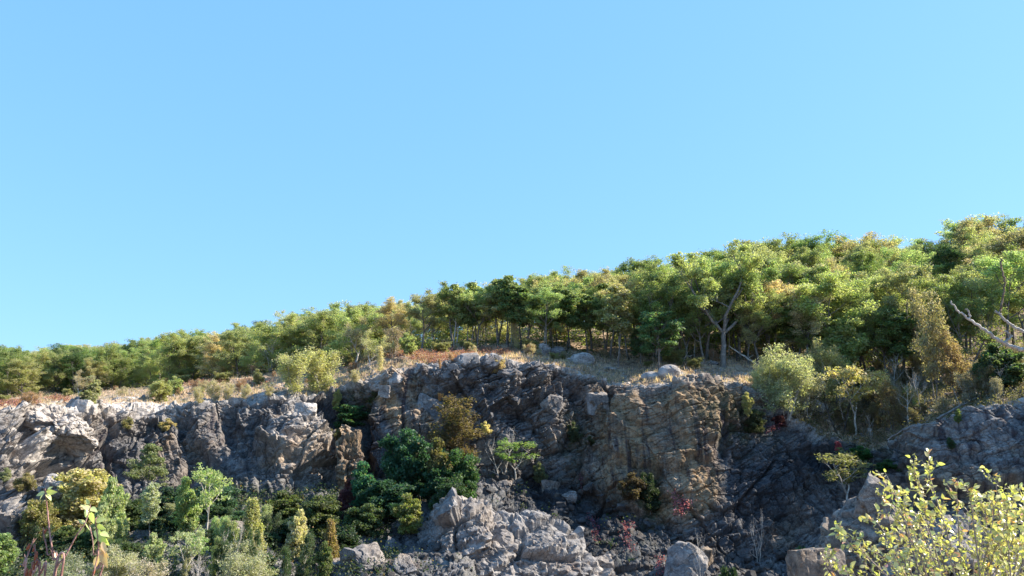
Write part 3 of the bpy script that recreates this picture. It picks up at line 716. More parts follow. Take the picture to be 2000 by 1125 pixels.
# low leafy growth and shade under the trees, nobody could count it
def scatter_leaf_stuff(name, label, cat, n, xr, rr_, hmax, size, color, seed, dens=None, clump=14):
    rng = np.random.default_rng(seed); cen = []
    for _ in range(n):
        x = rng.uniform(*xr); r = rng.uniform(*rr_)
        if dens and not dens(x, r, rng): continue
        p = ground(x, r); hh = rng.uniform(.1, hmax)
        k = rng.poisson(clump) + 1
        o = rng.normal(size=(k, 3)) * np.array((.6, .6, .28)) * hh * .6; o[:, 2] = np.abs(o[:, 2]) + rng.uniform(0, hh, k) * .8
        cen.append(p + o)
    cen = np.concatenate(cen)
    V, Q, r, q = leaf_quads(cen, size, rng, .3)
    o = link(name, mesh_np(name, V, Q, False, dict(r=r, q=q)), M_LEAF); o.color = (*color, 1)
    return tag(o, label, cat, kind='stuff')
scatter_leaf_stuff('undergrowth', 'green and yellow leafy undergrowth between the forest trunks', 'undergrowth', 5200, (-60, 2060), (5.12, 6.05), 3.2, .15, (.17, .21, .04), 5)

# ------------------------------------------------------------------ named plants on ledge, cliff and quarry floor
def on(kind, x, y, ytop, label, color=GREEN, name='tree', cat='tree', **kw):
    """plant whose foot is seen at photo pixel (x, y)"""
    P = hit(x, y, kw.pop('lo', 1.0), 6.0)
    return plant(kind, name, cat, label, P - (0, 0, .1), hgt(P, ytop) + .1, color, **kw)
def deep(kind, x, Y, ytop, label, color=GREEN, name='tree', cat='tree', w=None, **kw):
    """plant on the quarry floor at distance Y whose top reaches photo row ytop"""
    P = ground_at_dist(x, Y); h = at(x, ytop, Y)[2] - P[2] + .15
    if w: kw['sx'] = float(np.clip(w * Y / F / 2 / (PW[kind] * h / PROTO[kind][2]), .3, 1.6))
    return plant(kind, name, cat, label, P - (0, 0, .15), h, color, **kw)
SH = dict(name='shrub', cat='shrub'); SAP = dict(name='sapling', cat='sapling'); BT = dict(name='bare_tree', cat='bare tree')

on('big_oak', 1412, 716, 478, 'big forked grey oak with broad green crown in front of dark trunks', LGREEN, name='oak_tree', rz=1.1)
on('oak3', 1290, 712, 500, 'dense deep green oak directly above the two white rounded boulders', GREEN, name='oak_tree')
on('thin_oak', 690, 716, 618, 'grey half bare oak with thin brownish crown standing on the sloping ledge', (.36, .30, .17), name='oak_tree', rz=.4)
on('thin_oak', 722, 722, 642, 'crooked pale oak leaning right beside the grey half bare oak', (.36, .34, .15), name='oak_tree', rz=2.4, leanx=.08)
on('sapling', 572, 768, 690, 'leftmost yellow green sapling clump on the ledge above the dark recess', YGREEN, **SAP, sx=1.5)
on('sapling', 608, 764, 684, 'airy yellow green sapling between the two taller saplings on the ledge', (.38, .36, .10), **SAP, sx=1.2, rz=2)
on('sapling', 636, 770, 680, 'tall slender yellow green sapling nearest the dark cliff recess', YGREEN, **SAP, sx=1.4, rz=4)
on('sapling_b', 742, 728, 675, 'pale yellow sapling right of the crooked leaning oak', STRAW, **SAP, sx=1.3)
on('bushy_b', 800, 694, 650, 'round bright green bush at the forest edge near the huckleberry patch', LGREEN, **SH)
on('twiggy_shrub', 770, 696, 640, 'leafless pinkish grey bush at the forest edge left of the red patch', (.3, .22, .15), **SH)
on('sapling_b', 1008, 684, 628, 'slim pale straw coloured sapling left of the angular grey boulder', (.45, .38, .2), **SAP, sx=1.3)
on('shady_tree', 1286, 722, 612, 'low teal green tree with dark trunk behind the two white boulders', (.10, .19, .065), sx=1.15, rz=1.0)
on('shady_tree', 1250, 712, 640, 'small dark teal tree left of the low teal green tree', (.09, .16, .06), sx=.9, rz=3.0)
on('slim', 1208, 716, 560, 'thin grey trunked tree with dull olive top at the open ledge edge', OLIVE, sx=1.4)
on('snag', 1276, 708, 672, 'short white stick of a dead trunk in the straw grass', name='dead_tree', cat='dead tree', sx=.6)
on('snag', 264, 800, 757, 'short broken pale snag on the bare rock left of the bushes', name='dead_tree', cat='dead tree', sx=1.2)
on('bushy_b', 152, 796, 735, 'grey green bush rooted in the rim rocks above the bulge', (.3, .3, .14), **SH, rz=1)
on('thin_oak', 140, 780, 722, 'half bare pinkish grey scrub oak behind the grey green rim bush', (.36, .28, .18), name='oak_tree')
on('twiggy_shrub', 45, 792, 765, 'flat topped orange brown bush at the forest foot, far end', RUST, **SH, sx=1.6)
on('shrub', 312, 788, 744, 'yellow green bush on the bare rock slope', (.33, .33, .10), **SH, sx=1.2)
on('bushy_b', 343, 772, 735, 'bright green bush just uphill of the yellow green bush', LGREEN, **SH)
for i, (x, y, yt, lb) in enumerate([(385, 790, 755, 'small leafless straw bush by the bare rock slope'), (415, 785, 742, 'tallest leafless pale bush on the straw bank'), (448, 782, 748, 'leafless pale bush in the middle of the straw bank'),
                                    (480, 778, 750, 'leafless grey bush at the upper end of the straw bank'), (525, 774, 746, 'bare grey bush left of the yellow green saplings'), (700, 752, 722, 'thin bare bush on the rim below the crooked oak')]):
    on('twiggy_shrub', x, y, yt, lb, (.42, .35, .2), **SH, group='leafless bushes on the ledge', rz=i * 1.3)
on('bushy_b', 510, 752, 722, 'olive green bush at the dark ledge under the forest', OLIVE, **SH)
on('shrub', 972, 728, 700, 'tan dry bush hanging over the highest cliff rim', (.45, .33, .17), **SH, sx=1.1)
on('shrub', 860, 783, 768, 'tiny bright orange plant in a crack of the cliff', (.7, .36, .08), name='plant', cat='plant', sx=.8)
on('twiggy_shrub', 880, 706, 688, 'small rusty bush on the ledge before the huckleberry patch', RUST, **SH)
on('sapling_b', 860, 722, 700, 'small reddish sapling where the slanting tan slab meets the rim', (.4, .22, .12), **SAP, sx=1.2)
on('twiggy_shrub', 1180, 700, 682, 'low dry brown bush behind the round white boulder', (.32, .22, .12), **SH)
on('twiggy_shrub', 1100, 700, 686, 'low dry grey bush between grey boulder and round white boulder', (.32, .26, .16), **SH, sx=1.4)
# the slope at the far right of the ledge
on('pale_shrub', 1532, 812, 676, 'big pale yellow green shrub spreading over the end of the cliff rim', PALEG, **SH, sx=.95)
on('pale_shrub', 1496, 790, 700, 'smaller pale green shrub on the near side of the big pale shrub', PALEG, **SH, sx=.8, rz=3)
on('twiggy_shrub', 1572, 816, 728, 'pale leafless shrub at the lower side of the big pale shrub', (.42, .38, .26), **SH, sx=1.1)
on('pale_shrub', 1612, 782, 664, 'pale yellow tree right behind the big pale shrub', (.42, .38, .15), name='tree', cat='tree', sx=.85, rz=2)
on('bushy_b', 1640, 750, 632, 'light green tree uphill of the pale yellow tree', (.26, .32, .10), name='tree', cat='tree', sx=1.1)
on('bare_dark', 1640, 850, 716, 'leaning dark bare tree with pale limbs on the shaded slope', (.2, .2, .08), **BT, leanx=-.15)
on('sparse', 1672, 850, 706, 'small yellow topped tree with dark bent trunk on the shaded slope', (.46, .38, .13), rz=1)
on('shrub', 1716, 800, 724, 'golden yellow bush beside the yellow topped tree', (.55, .42, .14), **SH, sx=.8)
on('brown_tree', 1745, 845, 745, 'hazy brown half bare shrub below the golden yellow bush', BROWN, **SH, sx=1.0)
on('bare', 1652, 832, 742, 'thin white bare tree on the shaded slope', **BT, rz=3)
on('bare_b', 1700, 866, 806, 'short crooked white bare stem above the green ledge', **BT, sx=.5)
on('bare_b', 1772, 838, 740, 'grey bare tree standing at the end of the fallen log', **BT, sx=.8)
on('brown_tree', 1828, 790, 560, 'tall brownish tree with golden yellow top in front of the forest', (.30, .25, .12), sx=.6, rz=1)
on('cedar', 1816, 640, 556, 'narrow golden yellow treetop above the tall brownish tree', (.72, .52, .2), lo=5.0, sx=.8)
on('brown_tree', 1872, 780, 650, 'small orange brown half bare tree near the clay bank', (.30, .20, .09), sx=.85, rz=3)
on('bare', 1800, 800, 700, 'many stemmed grey bare tree before the tall brownish tree', **BT, sx=1.2)
on('bare_b', 1745, 775, 690, 'grey bare sapling in the gap of the forest edge', **BT, rz=5)
on('snag', 1876, 802, 748, 'pale leaning snag at the brink of the clay bank', name='dead_tree', cat='dead tree', sx=.8, leanx=.12)
on('snag', 1708, 918, 886, 'short white stick leaning on the dark green ledge', name='dead_tree', cat='dead tree', sx=.6, leanx=-.2)
on('bushy_b', 1935, 775, 690, 'dark teal green tree above the clay bank', (.09, .14, .05), sx=.9)
on('bare_b', 1960, 770, 700, 'bare twiggy sapling at the brink of the clay bank', **BT, rz=1)
on('bushy_b', 1985, 760, 670, 'dark green small tree at the far right forest edge', DGREEN, sx=1.2)
on('bare_dark', 1790, 818, 752, 'dark bare shrub between fallen log and clay bank', **BT, rz=2)
on('bushy_b', 1690, 780, 720, 'dark leafy bush under the twin dark trunks', DGREEN, **SH)
for i, (x, y, yt, lb, c) in enumerate([(1735, 758, 600, 'twin dark trunked oak left of the golden topped tree', GREEN), (1680, 742, 570, 'tall oak with white forking limbs in mid crown', LGREEN), (1560, 725, 560, 'broad green oak right behind the big pale shrub', GREEN), (1480, 712, 545, 'green oak between the big forked oak and the pale shrub', LGREEN), (1340, 706, 560, 'dark trunked oak left of the big forked oak', GREEN), (1375, 709, 570, 'dark trunked oak just left of the big forked trunk', GREEN), (1460, 712, 590, 'slender dark oak just right of the big forked trunk', OLIVE), (1900, 742, 560, 'green oak at the forest front uphill of the clay bank', GREEN), (1830, 752, 590, 'green oak hidden behind the tall brownish tree', GREEN)]):
    on(f'oak{i % 6}', x, y, yt, lb, c, name='oak_tree')
# on the face
on('shady_tree', 672, 856, 792, 'dark green small tree growing in the shaded cliff recess', (.04, .12, .035), sx=1.5, rz=2)
on('bushy_b', 706, 806, 762, 'olive green shrub hanging from the recess beside the small dark tree', (.13, .13, .04), **SH)
on('bushy_b', 655, 800, 762, 'yellow green sprig at the brink of the dark cliff recess', (.3, .3, .08), **SH, sx=.6)
on('shrub', 652, 866, 838, 'yellowish shrub on top of the standing tan pillar', (.2, .18, .06), **SH, sx=1.0)
on('bushy_b', 1455, 812, 768, 'upright yellow green bush on the cliff rim below the big pale shrub', (.36, .33, .10), **SH, sx=.7)
on('bushy', 1478, 850, 800, 'dark olive shrub clinging to the cliff under the big pale shrub', (.09, .10, .035), **SH)
on('bushy', 1268, 1004, 925, 'nearly black green shrub in a niche of the tan cliff', (.035, .06, .022), **SH, sx=.7)
on('shrub_b', 1248, 980, 925, 'brownish thin shrub left of the nearly black shrub', (.10, .07, .03), **SH)
on('shrub_b', 1125, 865, 825, 'grey green tuft on the cliff beside the big crack', (.07, .09, .04), **SH, sx=.8)
on('shrub_b', 240, 838, 815, 'small green brown shrub on the lit left cliff', (.25, .22, .08), **SH)
on('shrub_b', 326, 842, 818, 'straw coloured tuft on the cliff under the yellow green bush', (.42, .33, .13), **SH, sx=1.2)
on('shrub_b', 28, 962, 925, 'olive brown bush on the pale rock at the left edge', (.24, .2, .07), **SH, sx=1.1)
on('bushy_b', 5, 945, 915, 'grey green bush cut off by the left edge of the view', (.26, .28, .14), **SH)
on('bushy_b', 1878, 826, 800, 'small green bush rooted in the clay bank', (.14, .20, .04), **SH, sx=.7)
on('bushy_b', 1870, 876, 855, 'dark green tuft low on the clay bank', (.05, .10, .035), **SH, sx=1.1)
on('shrub', 1520, 835, 808, 'dark maroon shrub under the pale leafless shrub', (.12, .03, .04), **SH, sx=1.8)
on('shrub', 1637, 880, 862, 'small crimson plant on the dark rock ledge', (.5, .02, .05), name='plant', cat='plant', sx=.9)
# in the middle of the quarry
on('bare', 978, 940, 818, 'pale nearly bare tree with one lit leafy tip before the cliff', **BT, sx=.9, rz=2)
on('shrub_b', 950, 850, 824, 'lone pale yellow leafy spray lit by sun before the shaded cliff', (.6, .5, .22), **SH, sx=.9)
on('sparse', 1006, 942, 856, 'small white stemmed tree with fresh green leaves on the rubble', (.15, .25, .05), sx=1.5, rz=4)
on('shrub_b', 1056, 960, 905, 'small dull green shrub on the rubble right of the white stemmed tree', (.12, .14, .06), **SH, sx=.8)
on('brown_tree', 882, 938, 772, 'tall brown and mustard tree against the shaded cliff', (.13, .095, .03), sx=1.4, rz=1)
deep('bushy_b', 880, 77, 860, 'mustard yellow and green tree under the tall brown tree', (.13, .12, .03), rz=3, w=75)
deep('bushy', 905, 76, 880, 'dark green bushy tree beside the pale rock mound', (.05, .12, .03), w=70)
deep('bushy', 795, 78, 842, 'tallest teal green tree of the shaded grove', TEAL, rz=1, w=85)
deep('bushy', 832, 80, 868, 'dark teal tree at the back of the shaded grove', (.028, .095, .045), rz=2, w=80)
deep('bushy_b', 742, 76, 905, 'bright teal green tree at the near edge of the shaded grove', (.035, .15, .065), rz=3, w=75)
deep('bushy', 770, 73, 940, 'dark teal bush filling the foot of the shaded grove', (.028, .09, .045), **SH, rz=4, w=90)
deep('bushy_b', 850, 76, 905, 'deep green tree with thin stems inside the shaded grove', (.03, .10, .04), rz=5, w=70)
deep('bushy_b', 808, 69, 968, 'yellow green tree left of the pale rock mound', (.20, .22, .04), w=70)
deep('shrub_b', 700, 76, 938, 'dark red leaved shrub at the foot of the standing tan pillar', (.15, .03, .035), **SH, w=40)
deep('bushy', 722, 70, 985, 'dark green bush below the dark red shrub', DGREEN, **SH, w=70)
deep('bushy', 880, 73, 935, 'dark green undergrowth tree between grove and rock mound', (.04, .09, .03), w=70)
# lit and shaded grove at the lower left
L1 = dict(rz=1.0)
deep('bushy', 208, 68, 918, 'large golden yellow tree, brightest of the left grove', (.44, .38, .15), name='tree', cat='tree', w=115)
deep('bushy', 135, 64, 978, 'olive yellow bush at the left foot of the golden tree', (.24, .22, .05), **SH, w=70)
deep('bushy_b', 272, 63, 938, 'pale green tree right next to the golden tree', (.30, .36, .14), rz=2, w=62)
deep('bushy_b', 250, 60, 990, 'light green tree in front of the golden tree', (.32, .36, .16), rz=4, w=56)
deep('feathery', 322, 72, 868, 'tall feathery grey green tree against the cliff', (.17, .20, .08), w=95)
deep('slim', 335, 62, 944, 'slim pale stemmed tree with narrow silvery crown', (.33, .36, .22), w=42)
deep('sparse', 438, 64, 906, 'bright light green tree with two separate leafy heads', (.30, .38, .12), rz=2.2, w=95)
deep('bushy_b', 410, 66, 935, 'light green leafy head left of the two headed tree', (.26, .34, .10), rz=3.2, w=60)
deep('bushy_b', 352, 56, 1045, 'small pale green tree before the dark gap of the left grove', (.34, .38, .18), w=48)
deep('sparse', 405, 56, 1030, 'pale green branching tree with white twigs at the bottom', (.32, .36, .18), rz=1, w=70)
deep('bare', 432, 54, 1060, 'white leafless tree in front of the pale green branching tree', **BT, rz=4, w=70)
deep('cedar', 517, 62, 976, 'pointed yellow green cedar', (.36, .35, .12), name='cedar_tree', rz=1, w=52)
deep('bare', 486, 60, 996, 'white leafless snag close beside the pointed cedar', **BT, rz=2, w=44)
deep('pale_shrub', 510, 55, 1062, 'pale dusty green bush in front of the cedar', (.34, .34, .2), **SH, rz=1, w=100)
deep('pale_shrub', 275, 52, 1068, 'pale dusty bush at the bottom below the golden tree', (.38, .36, .22), **SH, rz=3, w=90)
deep('pale_shrub', 180, 50, 1080, 'grey green twiggy bush at the bottom left of the golden tree', GREYG, **SH, rz=5, w=90)
deep('bushy_b', 38, 54, 1045, 'fresh green bush at the bottom left corner', (.20, .28, .09), **SH, w=85)
deep('twiggy_shrub', 20, 50, 1095, 'grey leafless bush under the fresh green corner bush', (.3, .28, .2), **SH, w=80)
deep('twiggy_shrub', 330, 50, 1092, 'leafless whitish bush at the bottom under the small pale tree', (.4, .34, .26), **SH, rz=2, w=70)
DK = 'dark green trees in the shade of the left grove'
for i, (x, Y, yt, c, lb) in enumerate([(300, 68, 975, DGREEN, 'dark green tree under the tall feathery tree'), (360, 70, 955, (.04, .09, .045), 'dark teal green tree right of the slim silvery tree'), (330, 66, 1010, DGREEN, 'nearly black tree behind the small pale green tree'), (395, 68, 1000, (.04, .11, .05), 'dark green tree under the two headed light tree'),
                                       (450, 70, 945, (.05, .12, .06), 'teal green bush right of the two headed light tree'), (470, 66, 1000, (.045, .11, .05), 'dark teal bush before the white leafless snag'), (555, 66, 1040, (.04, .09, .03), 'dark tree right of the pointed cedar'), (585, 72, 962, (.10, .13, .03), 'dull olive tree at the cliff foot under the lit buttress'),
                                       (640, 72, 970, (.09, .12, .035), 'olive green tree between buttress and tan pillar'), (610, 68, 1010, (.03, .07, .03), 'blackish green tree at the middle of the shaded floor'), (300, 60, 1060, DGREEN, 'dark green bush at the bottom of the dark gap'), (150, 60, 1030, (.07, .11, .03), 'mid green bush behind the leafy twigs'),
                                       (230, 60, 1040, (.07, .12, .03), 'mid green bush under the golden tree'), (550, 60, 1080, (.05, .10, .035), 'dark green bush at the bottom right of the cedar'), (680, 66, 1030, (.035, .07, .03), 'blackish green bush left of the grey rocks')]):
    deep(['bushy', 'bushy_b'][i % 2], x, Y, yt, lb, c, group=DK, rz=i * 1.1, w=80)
deep('cedar', 662, 64, 1016, 'yellow brown pointed conifer in the shade', (.28, .20, .04), name='cedar_tree', rz=2, w=34)
deep('bushy_b', 655, 60, 1062, 'green bush under the yellow brown conifer', (.12, .16, .035), **SH, w=40)
deep('bushy_b', 595, 66, 998, 'small cream coloured sunlit spray in the shaded floor', (.5, .45, .24), w=46)
# lower right
on('sparse', 1655, 1000, 876, 'sparse olive tree with pale stem before the dark right cliff', (.20, .20, .07), sx=1.35, rz=1)
on('bare', 1482, 1105, 975, 'thin white leafless tree before the dark right cliff', **BT, sx=.5, rz=1)
deep('bare_b', 1345, 66, 1030, 'thin pale leafless stem left of the pointed grey boulder', **BT, rz=1, w=30)
deep('bushy', 1545, 62, 1072, 'dark green bush at the bottom under the right cliff', (.03, .10, .02), **SH, w=80)
deep('bushy', 1400, 62, 1110, 'dark bush right of the pointed grey boulder', (.03, .07, .02), **SH, w=50)
on('shrub_b', 1690, 900, 872, 'vivid dark green plant on the dark ledge', (.03, .13, .02), **SH, sx=1.8)
on('shrub_b', 1740, 922, 898, 'dark green plant below the dark ledge', (.03, .10, .02), **SH, sx=1.8)
on('shrub_b', 1150, 870, 852, 'small dark olive tuft under the big crack', (.09, .10, .04), **SH, sx=1.3)

rw = np.random.default_rng(31)
FL = 'feathery saplings crowding the lower left grove'
for i in range(56):
    x = rw.uniform(110, 640); Y = rw.uniform(56, 74)
    yt = np.interp(Y, [56, 74], [1060, 985]) + rw.uniform(-25, 30)
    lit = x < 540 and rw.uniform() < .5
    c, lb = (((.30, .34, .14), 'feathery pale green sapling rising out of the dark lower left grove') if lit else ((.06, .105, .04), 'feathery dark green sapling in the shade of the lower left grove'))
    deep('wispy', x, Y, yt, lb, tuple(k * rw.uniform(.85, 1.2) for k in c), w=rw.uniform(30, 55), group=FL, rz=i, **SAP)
for i in range(46):
    x = rw.uniform(-10, 1500); r = rw.uniform(3.5, 5.0) if x < 1000 else rw.uniform(4.2, 5.0)
    P = ground(x, r); k = rw.integers(3); hh = rw.uniform(.7, 2.1)
    lb = ['low leafless straw coloured bush on the open ledge', 'low olive green bush on the open ledge', 'low rusty brown bush on the open ledge'][k]
    plant(['twiggy_shrub', 'shrub', 'twiggy_shrub'][k], 'shrub', 'shrub', lb, P - (0, 0, .1), hh, [(.42, .34, .22), (.26, .25, .09), (.32, .17, .10)][k], 'low bushes scattered on the ledge', None, rw.uniform(.9, 1.6))
for i in range(52):
    x = rw.uniform(1500, 2000); P = ground(x, rw.uniform(3.3, 5.1)); k = i % 2
    lb = ['bare grey twiggy bush on the shaded right slope', 'hazy brown bush on the shaded right slope'][k]
    plant(['twiggy_shrub', 'brown_tree'][k], 'shrub', 'shrub', lb, P - (0, 0, .1), rw.uniform(1.4, 3.4), [(.26, .22, .15), (.17, .14, .06)][k], 'bushes of the shaded right slope', None, rw.uniform(.8, 1.2))
for i in range(44):
    x = rw.uniform(860, 1760); P = ground(x, rw.uniform(4.99, 5.12)); k = i % 3
    lb = ['slender pale trunked young tree in the row along the forest front', 'slender grey trunked young tree in the row along the forest front', 'slender dark trunked young tree in the row along the forest front'][k]
    t0, c0, h0 = PROTO['slim']; key = f'slim{k}'
    if key not in PROTO:
        t1 = t0.copy(); t1.materials.clear(); t1.materials.append([M_PALE, M_BARK, M_DARKBARK][k]); PROTO[key] = (t1, c0, h0); PW[key] = PW['slim']
    plant(key, 'slender_tree', 'tree', lb, P - (0, 0, .1), rw.uniform(7, 10), [(.26, .31, .10), (.19, .24, .07), (.12, .18, .05)][k], 'slender young trees along the forest front', None, rw.uniform(1.0, 1.6))
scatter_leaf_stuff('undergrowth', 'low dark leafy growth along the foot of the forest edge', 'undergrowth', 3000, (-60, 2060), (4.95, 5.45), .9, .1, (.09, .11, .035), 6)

# ------------------------------------------------------------------ low growth nobody could count
def dens_soil(x, r, rng):
    p = ground(x, r); return fbm(np.array([p]) / 4.0, 400, 3)[0] + 0.25 + (0.3 if 3.5 < r < 5.1 else -.1) > rng.uniform(-.3, .7)
def grass(name, label, n, xr, rr_, hh, color, seed, dens, w=.045):
    rng = np.random.default_rng(seed); B = []
    for _ in range(n):
        x = rng.uniform(*xr); r = rng.uniform(*rr_)
        if not dens(x, r, rng): continue
        B.append(ground(x, r))
    B = np.array(B); k = 9
    B = np.repeat(B, k, 0); m = len(B); B = B + rng.normal(size=(m, 3)) * (.22, .22, 0.02)
    h = rng.uniform(*hh, m); az = rng.uniform(0, 6.28, m); ln = rng.uniform(.1, .55, m)
    tip = B + np.stack([np.cos(az) * ln * h, np.sin(az) * ln * h, h], 1); sd_ = np.stack([-np.sin(az), np.cos(az), az * 0], 1) * w
    V = np.stack([B - sd_ - (0, 0, .05), B + sd_ - (0, 0, .05), tip + sd_ * .3, tip - sd_ * .3], 1).reshape(-1, 3)
    o = link(name, mesh_np(name, V, np.arange(m * 4).reshape(-1, 4), False, dict(r=np.repeat(rng.uniform(0, 1, m), 4), q=np.repeat(rng.uniform(0, .6, m), 4))), M_LEAF); o.color = (*color, 1)
    return tag(o, label, 'grass', kind='stuff')
grass('dry_grass', 'straw coloured dry grass on the rocky ledge above the cliff', 3400, (-30, 1560), (3.12, 5.15), (.12, .42), (.48, .33, .20), 11, dens_soil)
grass('dry_grass', 'dull brown dry grass on the shaded slope at the right', 2200, (1500, 2040), (3.1, 5.3), (.12, .42), (.24, .19, .09), 12, dens_soil)
def pxdens(spots):
    def f(x, r, rng):
        p = ground(x, r); px, py = to_px(p)
        return any(((px - a) / c) ** 2 + ((py - b) / d) ** 2 < rng.uniform(.4, 1.1) for a, b, c, d in spots)
    return f
scatter_leaf_stuff('low_red_shrubs', 'low red and russet huckleberry growing along the forest edge', 'ground cover', 10000, (-20, 1010), (3.1, 5.2), .75, .075, (.30, .10, .065), 21,
                   pxdens([(930, 688, 85, 9), (810, 697, 80, 8), (880, 702, 30, 5), (840, 706, 30, 5), (30, 790, 60, 7), (115, 783, 26, 5), (500, 748, 40, 8), (380, 750, 60, 6)]), 12)
scatter_leaf_stuff('low_brown_shrubs', 'knee high brown and grey brush on the open ledge', 'ground cover', 4200, (-20, 2030), (3.25, 5.2), .7, .07, (.30, .25, .17), 22, dens_soil, 8)
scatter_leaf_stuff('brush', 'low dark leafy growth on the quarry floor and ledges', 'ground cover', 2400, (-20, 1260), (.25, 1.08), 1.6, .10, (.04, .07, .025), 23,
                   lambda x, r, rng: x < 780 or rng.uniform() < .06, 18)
scatter_leaf_stuff('brush', 'brown and olive scrub on the shaded slope below the forest', 'ground cover', 1800, (1500, 2040), (3.05, 5.2), 1.3, .085, (.13, .12, .05), 24, None, 12)

def vine(label, paths, color=(.40, .02, .05), w=.5, n=110):
    rng = np.random.default_rng(len(label)); cen = []; acc = Acc()
    for path in paths:
        pts = np.array([hit(x, y, .5, 3.2) + (0, -.25, 0) for x, y in path])
        acc.tube(pts, np.linspace(.035, .015, len(pts)), 4)
        for a, b in zip(pts[:-1], pts[1:]):
            k = int(n * np.linalg.norm(b - a) / 2) + 6; t = rng.uniform(0, 1, (k, 1))
            cen.append(a * (1 - t) + b * t + rng.normal(size=(k, 3)) * (w * .5, .12, w * .5))
    V, Q, r, q = leaf_quads(np.concatenate(cen), .085, rng, .1)
    root = link('red_vine', acc.mesh('stem'), M_DARKBARK); tag(root, label, 'vine', 'red creepers on the shaded cliff')
    o = link('leaves', mesh_np('leaves', V, Q, False, dict(r=r, q=q * .5)), M_LEAF, root); o.color = (*color, 1)
vine('bright crimson creeper shaped like a hook on the tan cliff', [[(1318, 962), (1325, 985), (1330, 1004)], [(1325, 985), (1345, 978), (1340, 995), (1322, 1005)]])
vine('dark crimson creeper at the top of the shaded gully', [[(1152, 1010), (1162, 1030), (1165, 1060)]], (.2, .012, .035))
vine('long crimson creeper hanging beside the shaded gully', [[(1215, 1020), (1222, 1050), (1232, 1080)], [(1232, 1022), (1222, 1040)]], (.24, .012, .03))
vine('crimson creeper at the bottom left of the pointed boulder', [[(1288, 1090), (1290, 1110), (1286, 1130)]], (.26, .012, .03))
vine('faint red creeper along the bottom edge of the tan slab', [[(1133, 925), (1136, 945), (1140, 962)]], (.16, .03, .04), .3)
vine('dull red creeper under the pale leafless shrub', [[(1515, 830), (1522, 822)], [(1498, 840), (1520, 834)]], (.22, .02, .04))

# ------------------------------------------------------------------ rocks
def icos(sub):
    bm = bmesh.new(); bmesh.ops.create_icosphere(bm, subdivisions=sub, radius=1.0)
    V = np.array([v.co[:] for v in bm.verts]); Fc = np.array([[v.index for v in f.verts] for f in bm.faces]); bm.free()
    return V, Fc
ICO = {k: icos(k) for k in (1, 2, 4, 5, 6, 7)}
def rock_geo(seed, dims, sub=4, cuts=14, rough=.5, minr=.62, boxy=False):
    rng = np.random.default_rng(seed); V, Fc = ICO[sub]; V = V.copy()
    nrm = rng.normal(size=(cuts, 3)); nrm /= np.linalg.norm(nrm, axis=1, keepdims=True)
    ds = rng.uniform(minr, .92, cuts)
    if boxy:
        V *= 1.5; ax = np.vstack([np.eye(3), -np.eye(3)]) + rng.normal(size=(6, 3)) * .07; ax /= np.linalg.norm(ax, axis=1, keepdims=True)
        nrm = np.vstack([nrm, ax, ax]); ds = np.concatenate([ds + .35, np.full(12, .9)])
    for n_, d_ in zip(nrm, ds):
        V -= np.maximum(V @ n_ - d_, 0)[:, None] * n_
    return V * np.array(dims) / 2 * 1.08, Fc
def rock(name, label, P, dims, seed, sub=4, tan=0., pale=.5, rough=1.0, rz=0, ry=0, big=0.0, cuts=14, boxy=False, sink=.25, group=None, moss=0., streak=.1, minr=.62, painted_shade=0.):
    V, Fc = rock_geo(seed, dims, sub, cuts, minr=minr, boxy=boxy)
    R = rotmat('Z', rz) @ rotmat('Y', ry); V = V @ R.T
    W = V + np.array((seed * 13.1, seed * 7.7, seed * 3.3)); nn = V / np.linalg.norm(V, axis=1, keepdims=True); s = min(dims)
    dsp = fbm(W / (s * .6), seed, 4) * .035 * s * rough + blocks(W, s * .32, .03 * s * rough, .12 * rough, .03 * s * rough, seed + 3)
    if big: dsp += blocks(W, 2.6, .45 * big, .38, .40, seed + 5, (1.3, 1, .8)) + blocks(W, 1.0, .16 * big, .32, .20, seed + 6, (1.4, 1, .7)) + blocks(W, .45, .05, .22, .06, seed + 7)
    V = V + nn * dsp[:, None]; n = len(V)
    me = mesh_np(name, V, Fc, False, dict(tan=np.full(n, tan), pale=np.full(n, pale), streak=np.full(n, streak), painted_shade=np.full(n, painted_shade), moss=np.full(n, moss), soil=np.full(n, -1.)))
    o = link(name, me, M_CLIFF, None, tuple(P + np.array((0, 0, dims[2] * (.5 - sink)))))
    return tag(o, label, 'rock' if 'outcrop' not in name else 'rock outcrop', group)
def rock_on(label, x, y, w, h, seed, name='boulder', dep=None, lo=1.0, **kw):
    P = hit(x, y, lo, 6.0); s = P[1] / F / CP
    return rock(name, label, P + (0, w * s * .25, 0), (w * s * 1.1, (dep or w * .8) * s, h * s * 1.35), seed, **kw)
rock_on('angular pale grey boulder with a lit right flank at the forest edge', 1060, 694, 36, 24, 1, pale=.7, rz=20)
rock_on('dome shaped blue grey boulder right of the angular boulder', 1089, 693, 26, 16, 2, pale=.1, minr=.8)
rock_on('small grey boulder left of the angular boulder', 1028, 690, 20, 9, 3, pale=.3)
rock_on('round white capped boulder in the straw grass', 1139, 712, 42, 24, 4, pale=.9, minr=.85, cuts=7, rough=.5)
rock_on('small pale rock leaning against the round white boulder', 1115, 709, 18, 10, 5, pale=.8)
rock_on('lower and flatter of the two smooth white boulders on the rim', 1274, 741, 36, 15, 6, pale=.8, minr=.88, cuts=6, rough=.4)
rock_on('taller of the two smooth white boulders on the rim', 1309, 736, 38, 23, 7, pale=.85, minr=.84, cuts=7, rough=.5)
rock_on('low dark boulder at the foot of the dark trunks', 1392, 713, 22, 9, 8, pale=.1)
rock_on('low pale rock with dead roots at the foot of the dark trunks', 1360, 712, 34, 9, 9, pale=.7)
rock_on('flat pale rock slab in the grass of the open ledge', 1190, 724, 26, 6, 10, pale=.7)
rock_on('large white lit rock under the pale leafless shrub', 1590, 812, 62, 30, 11, pale=.75, rz=30)
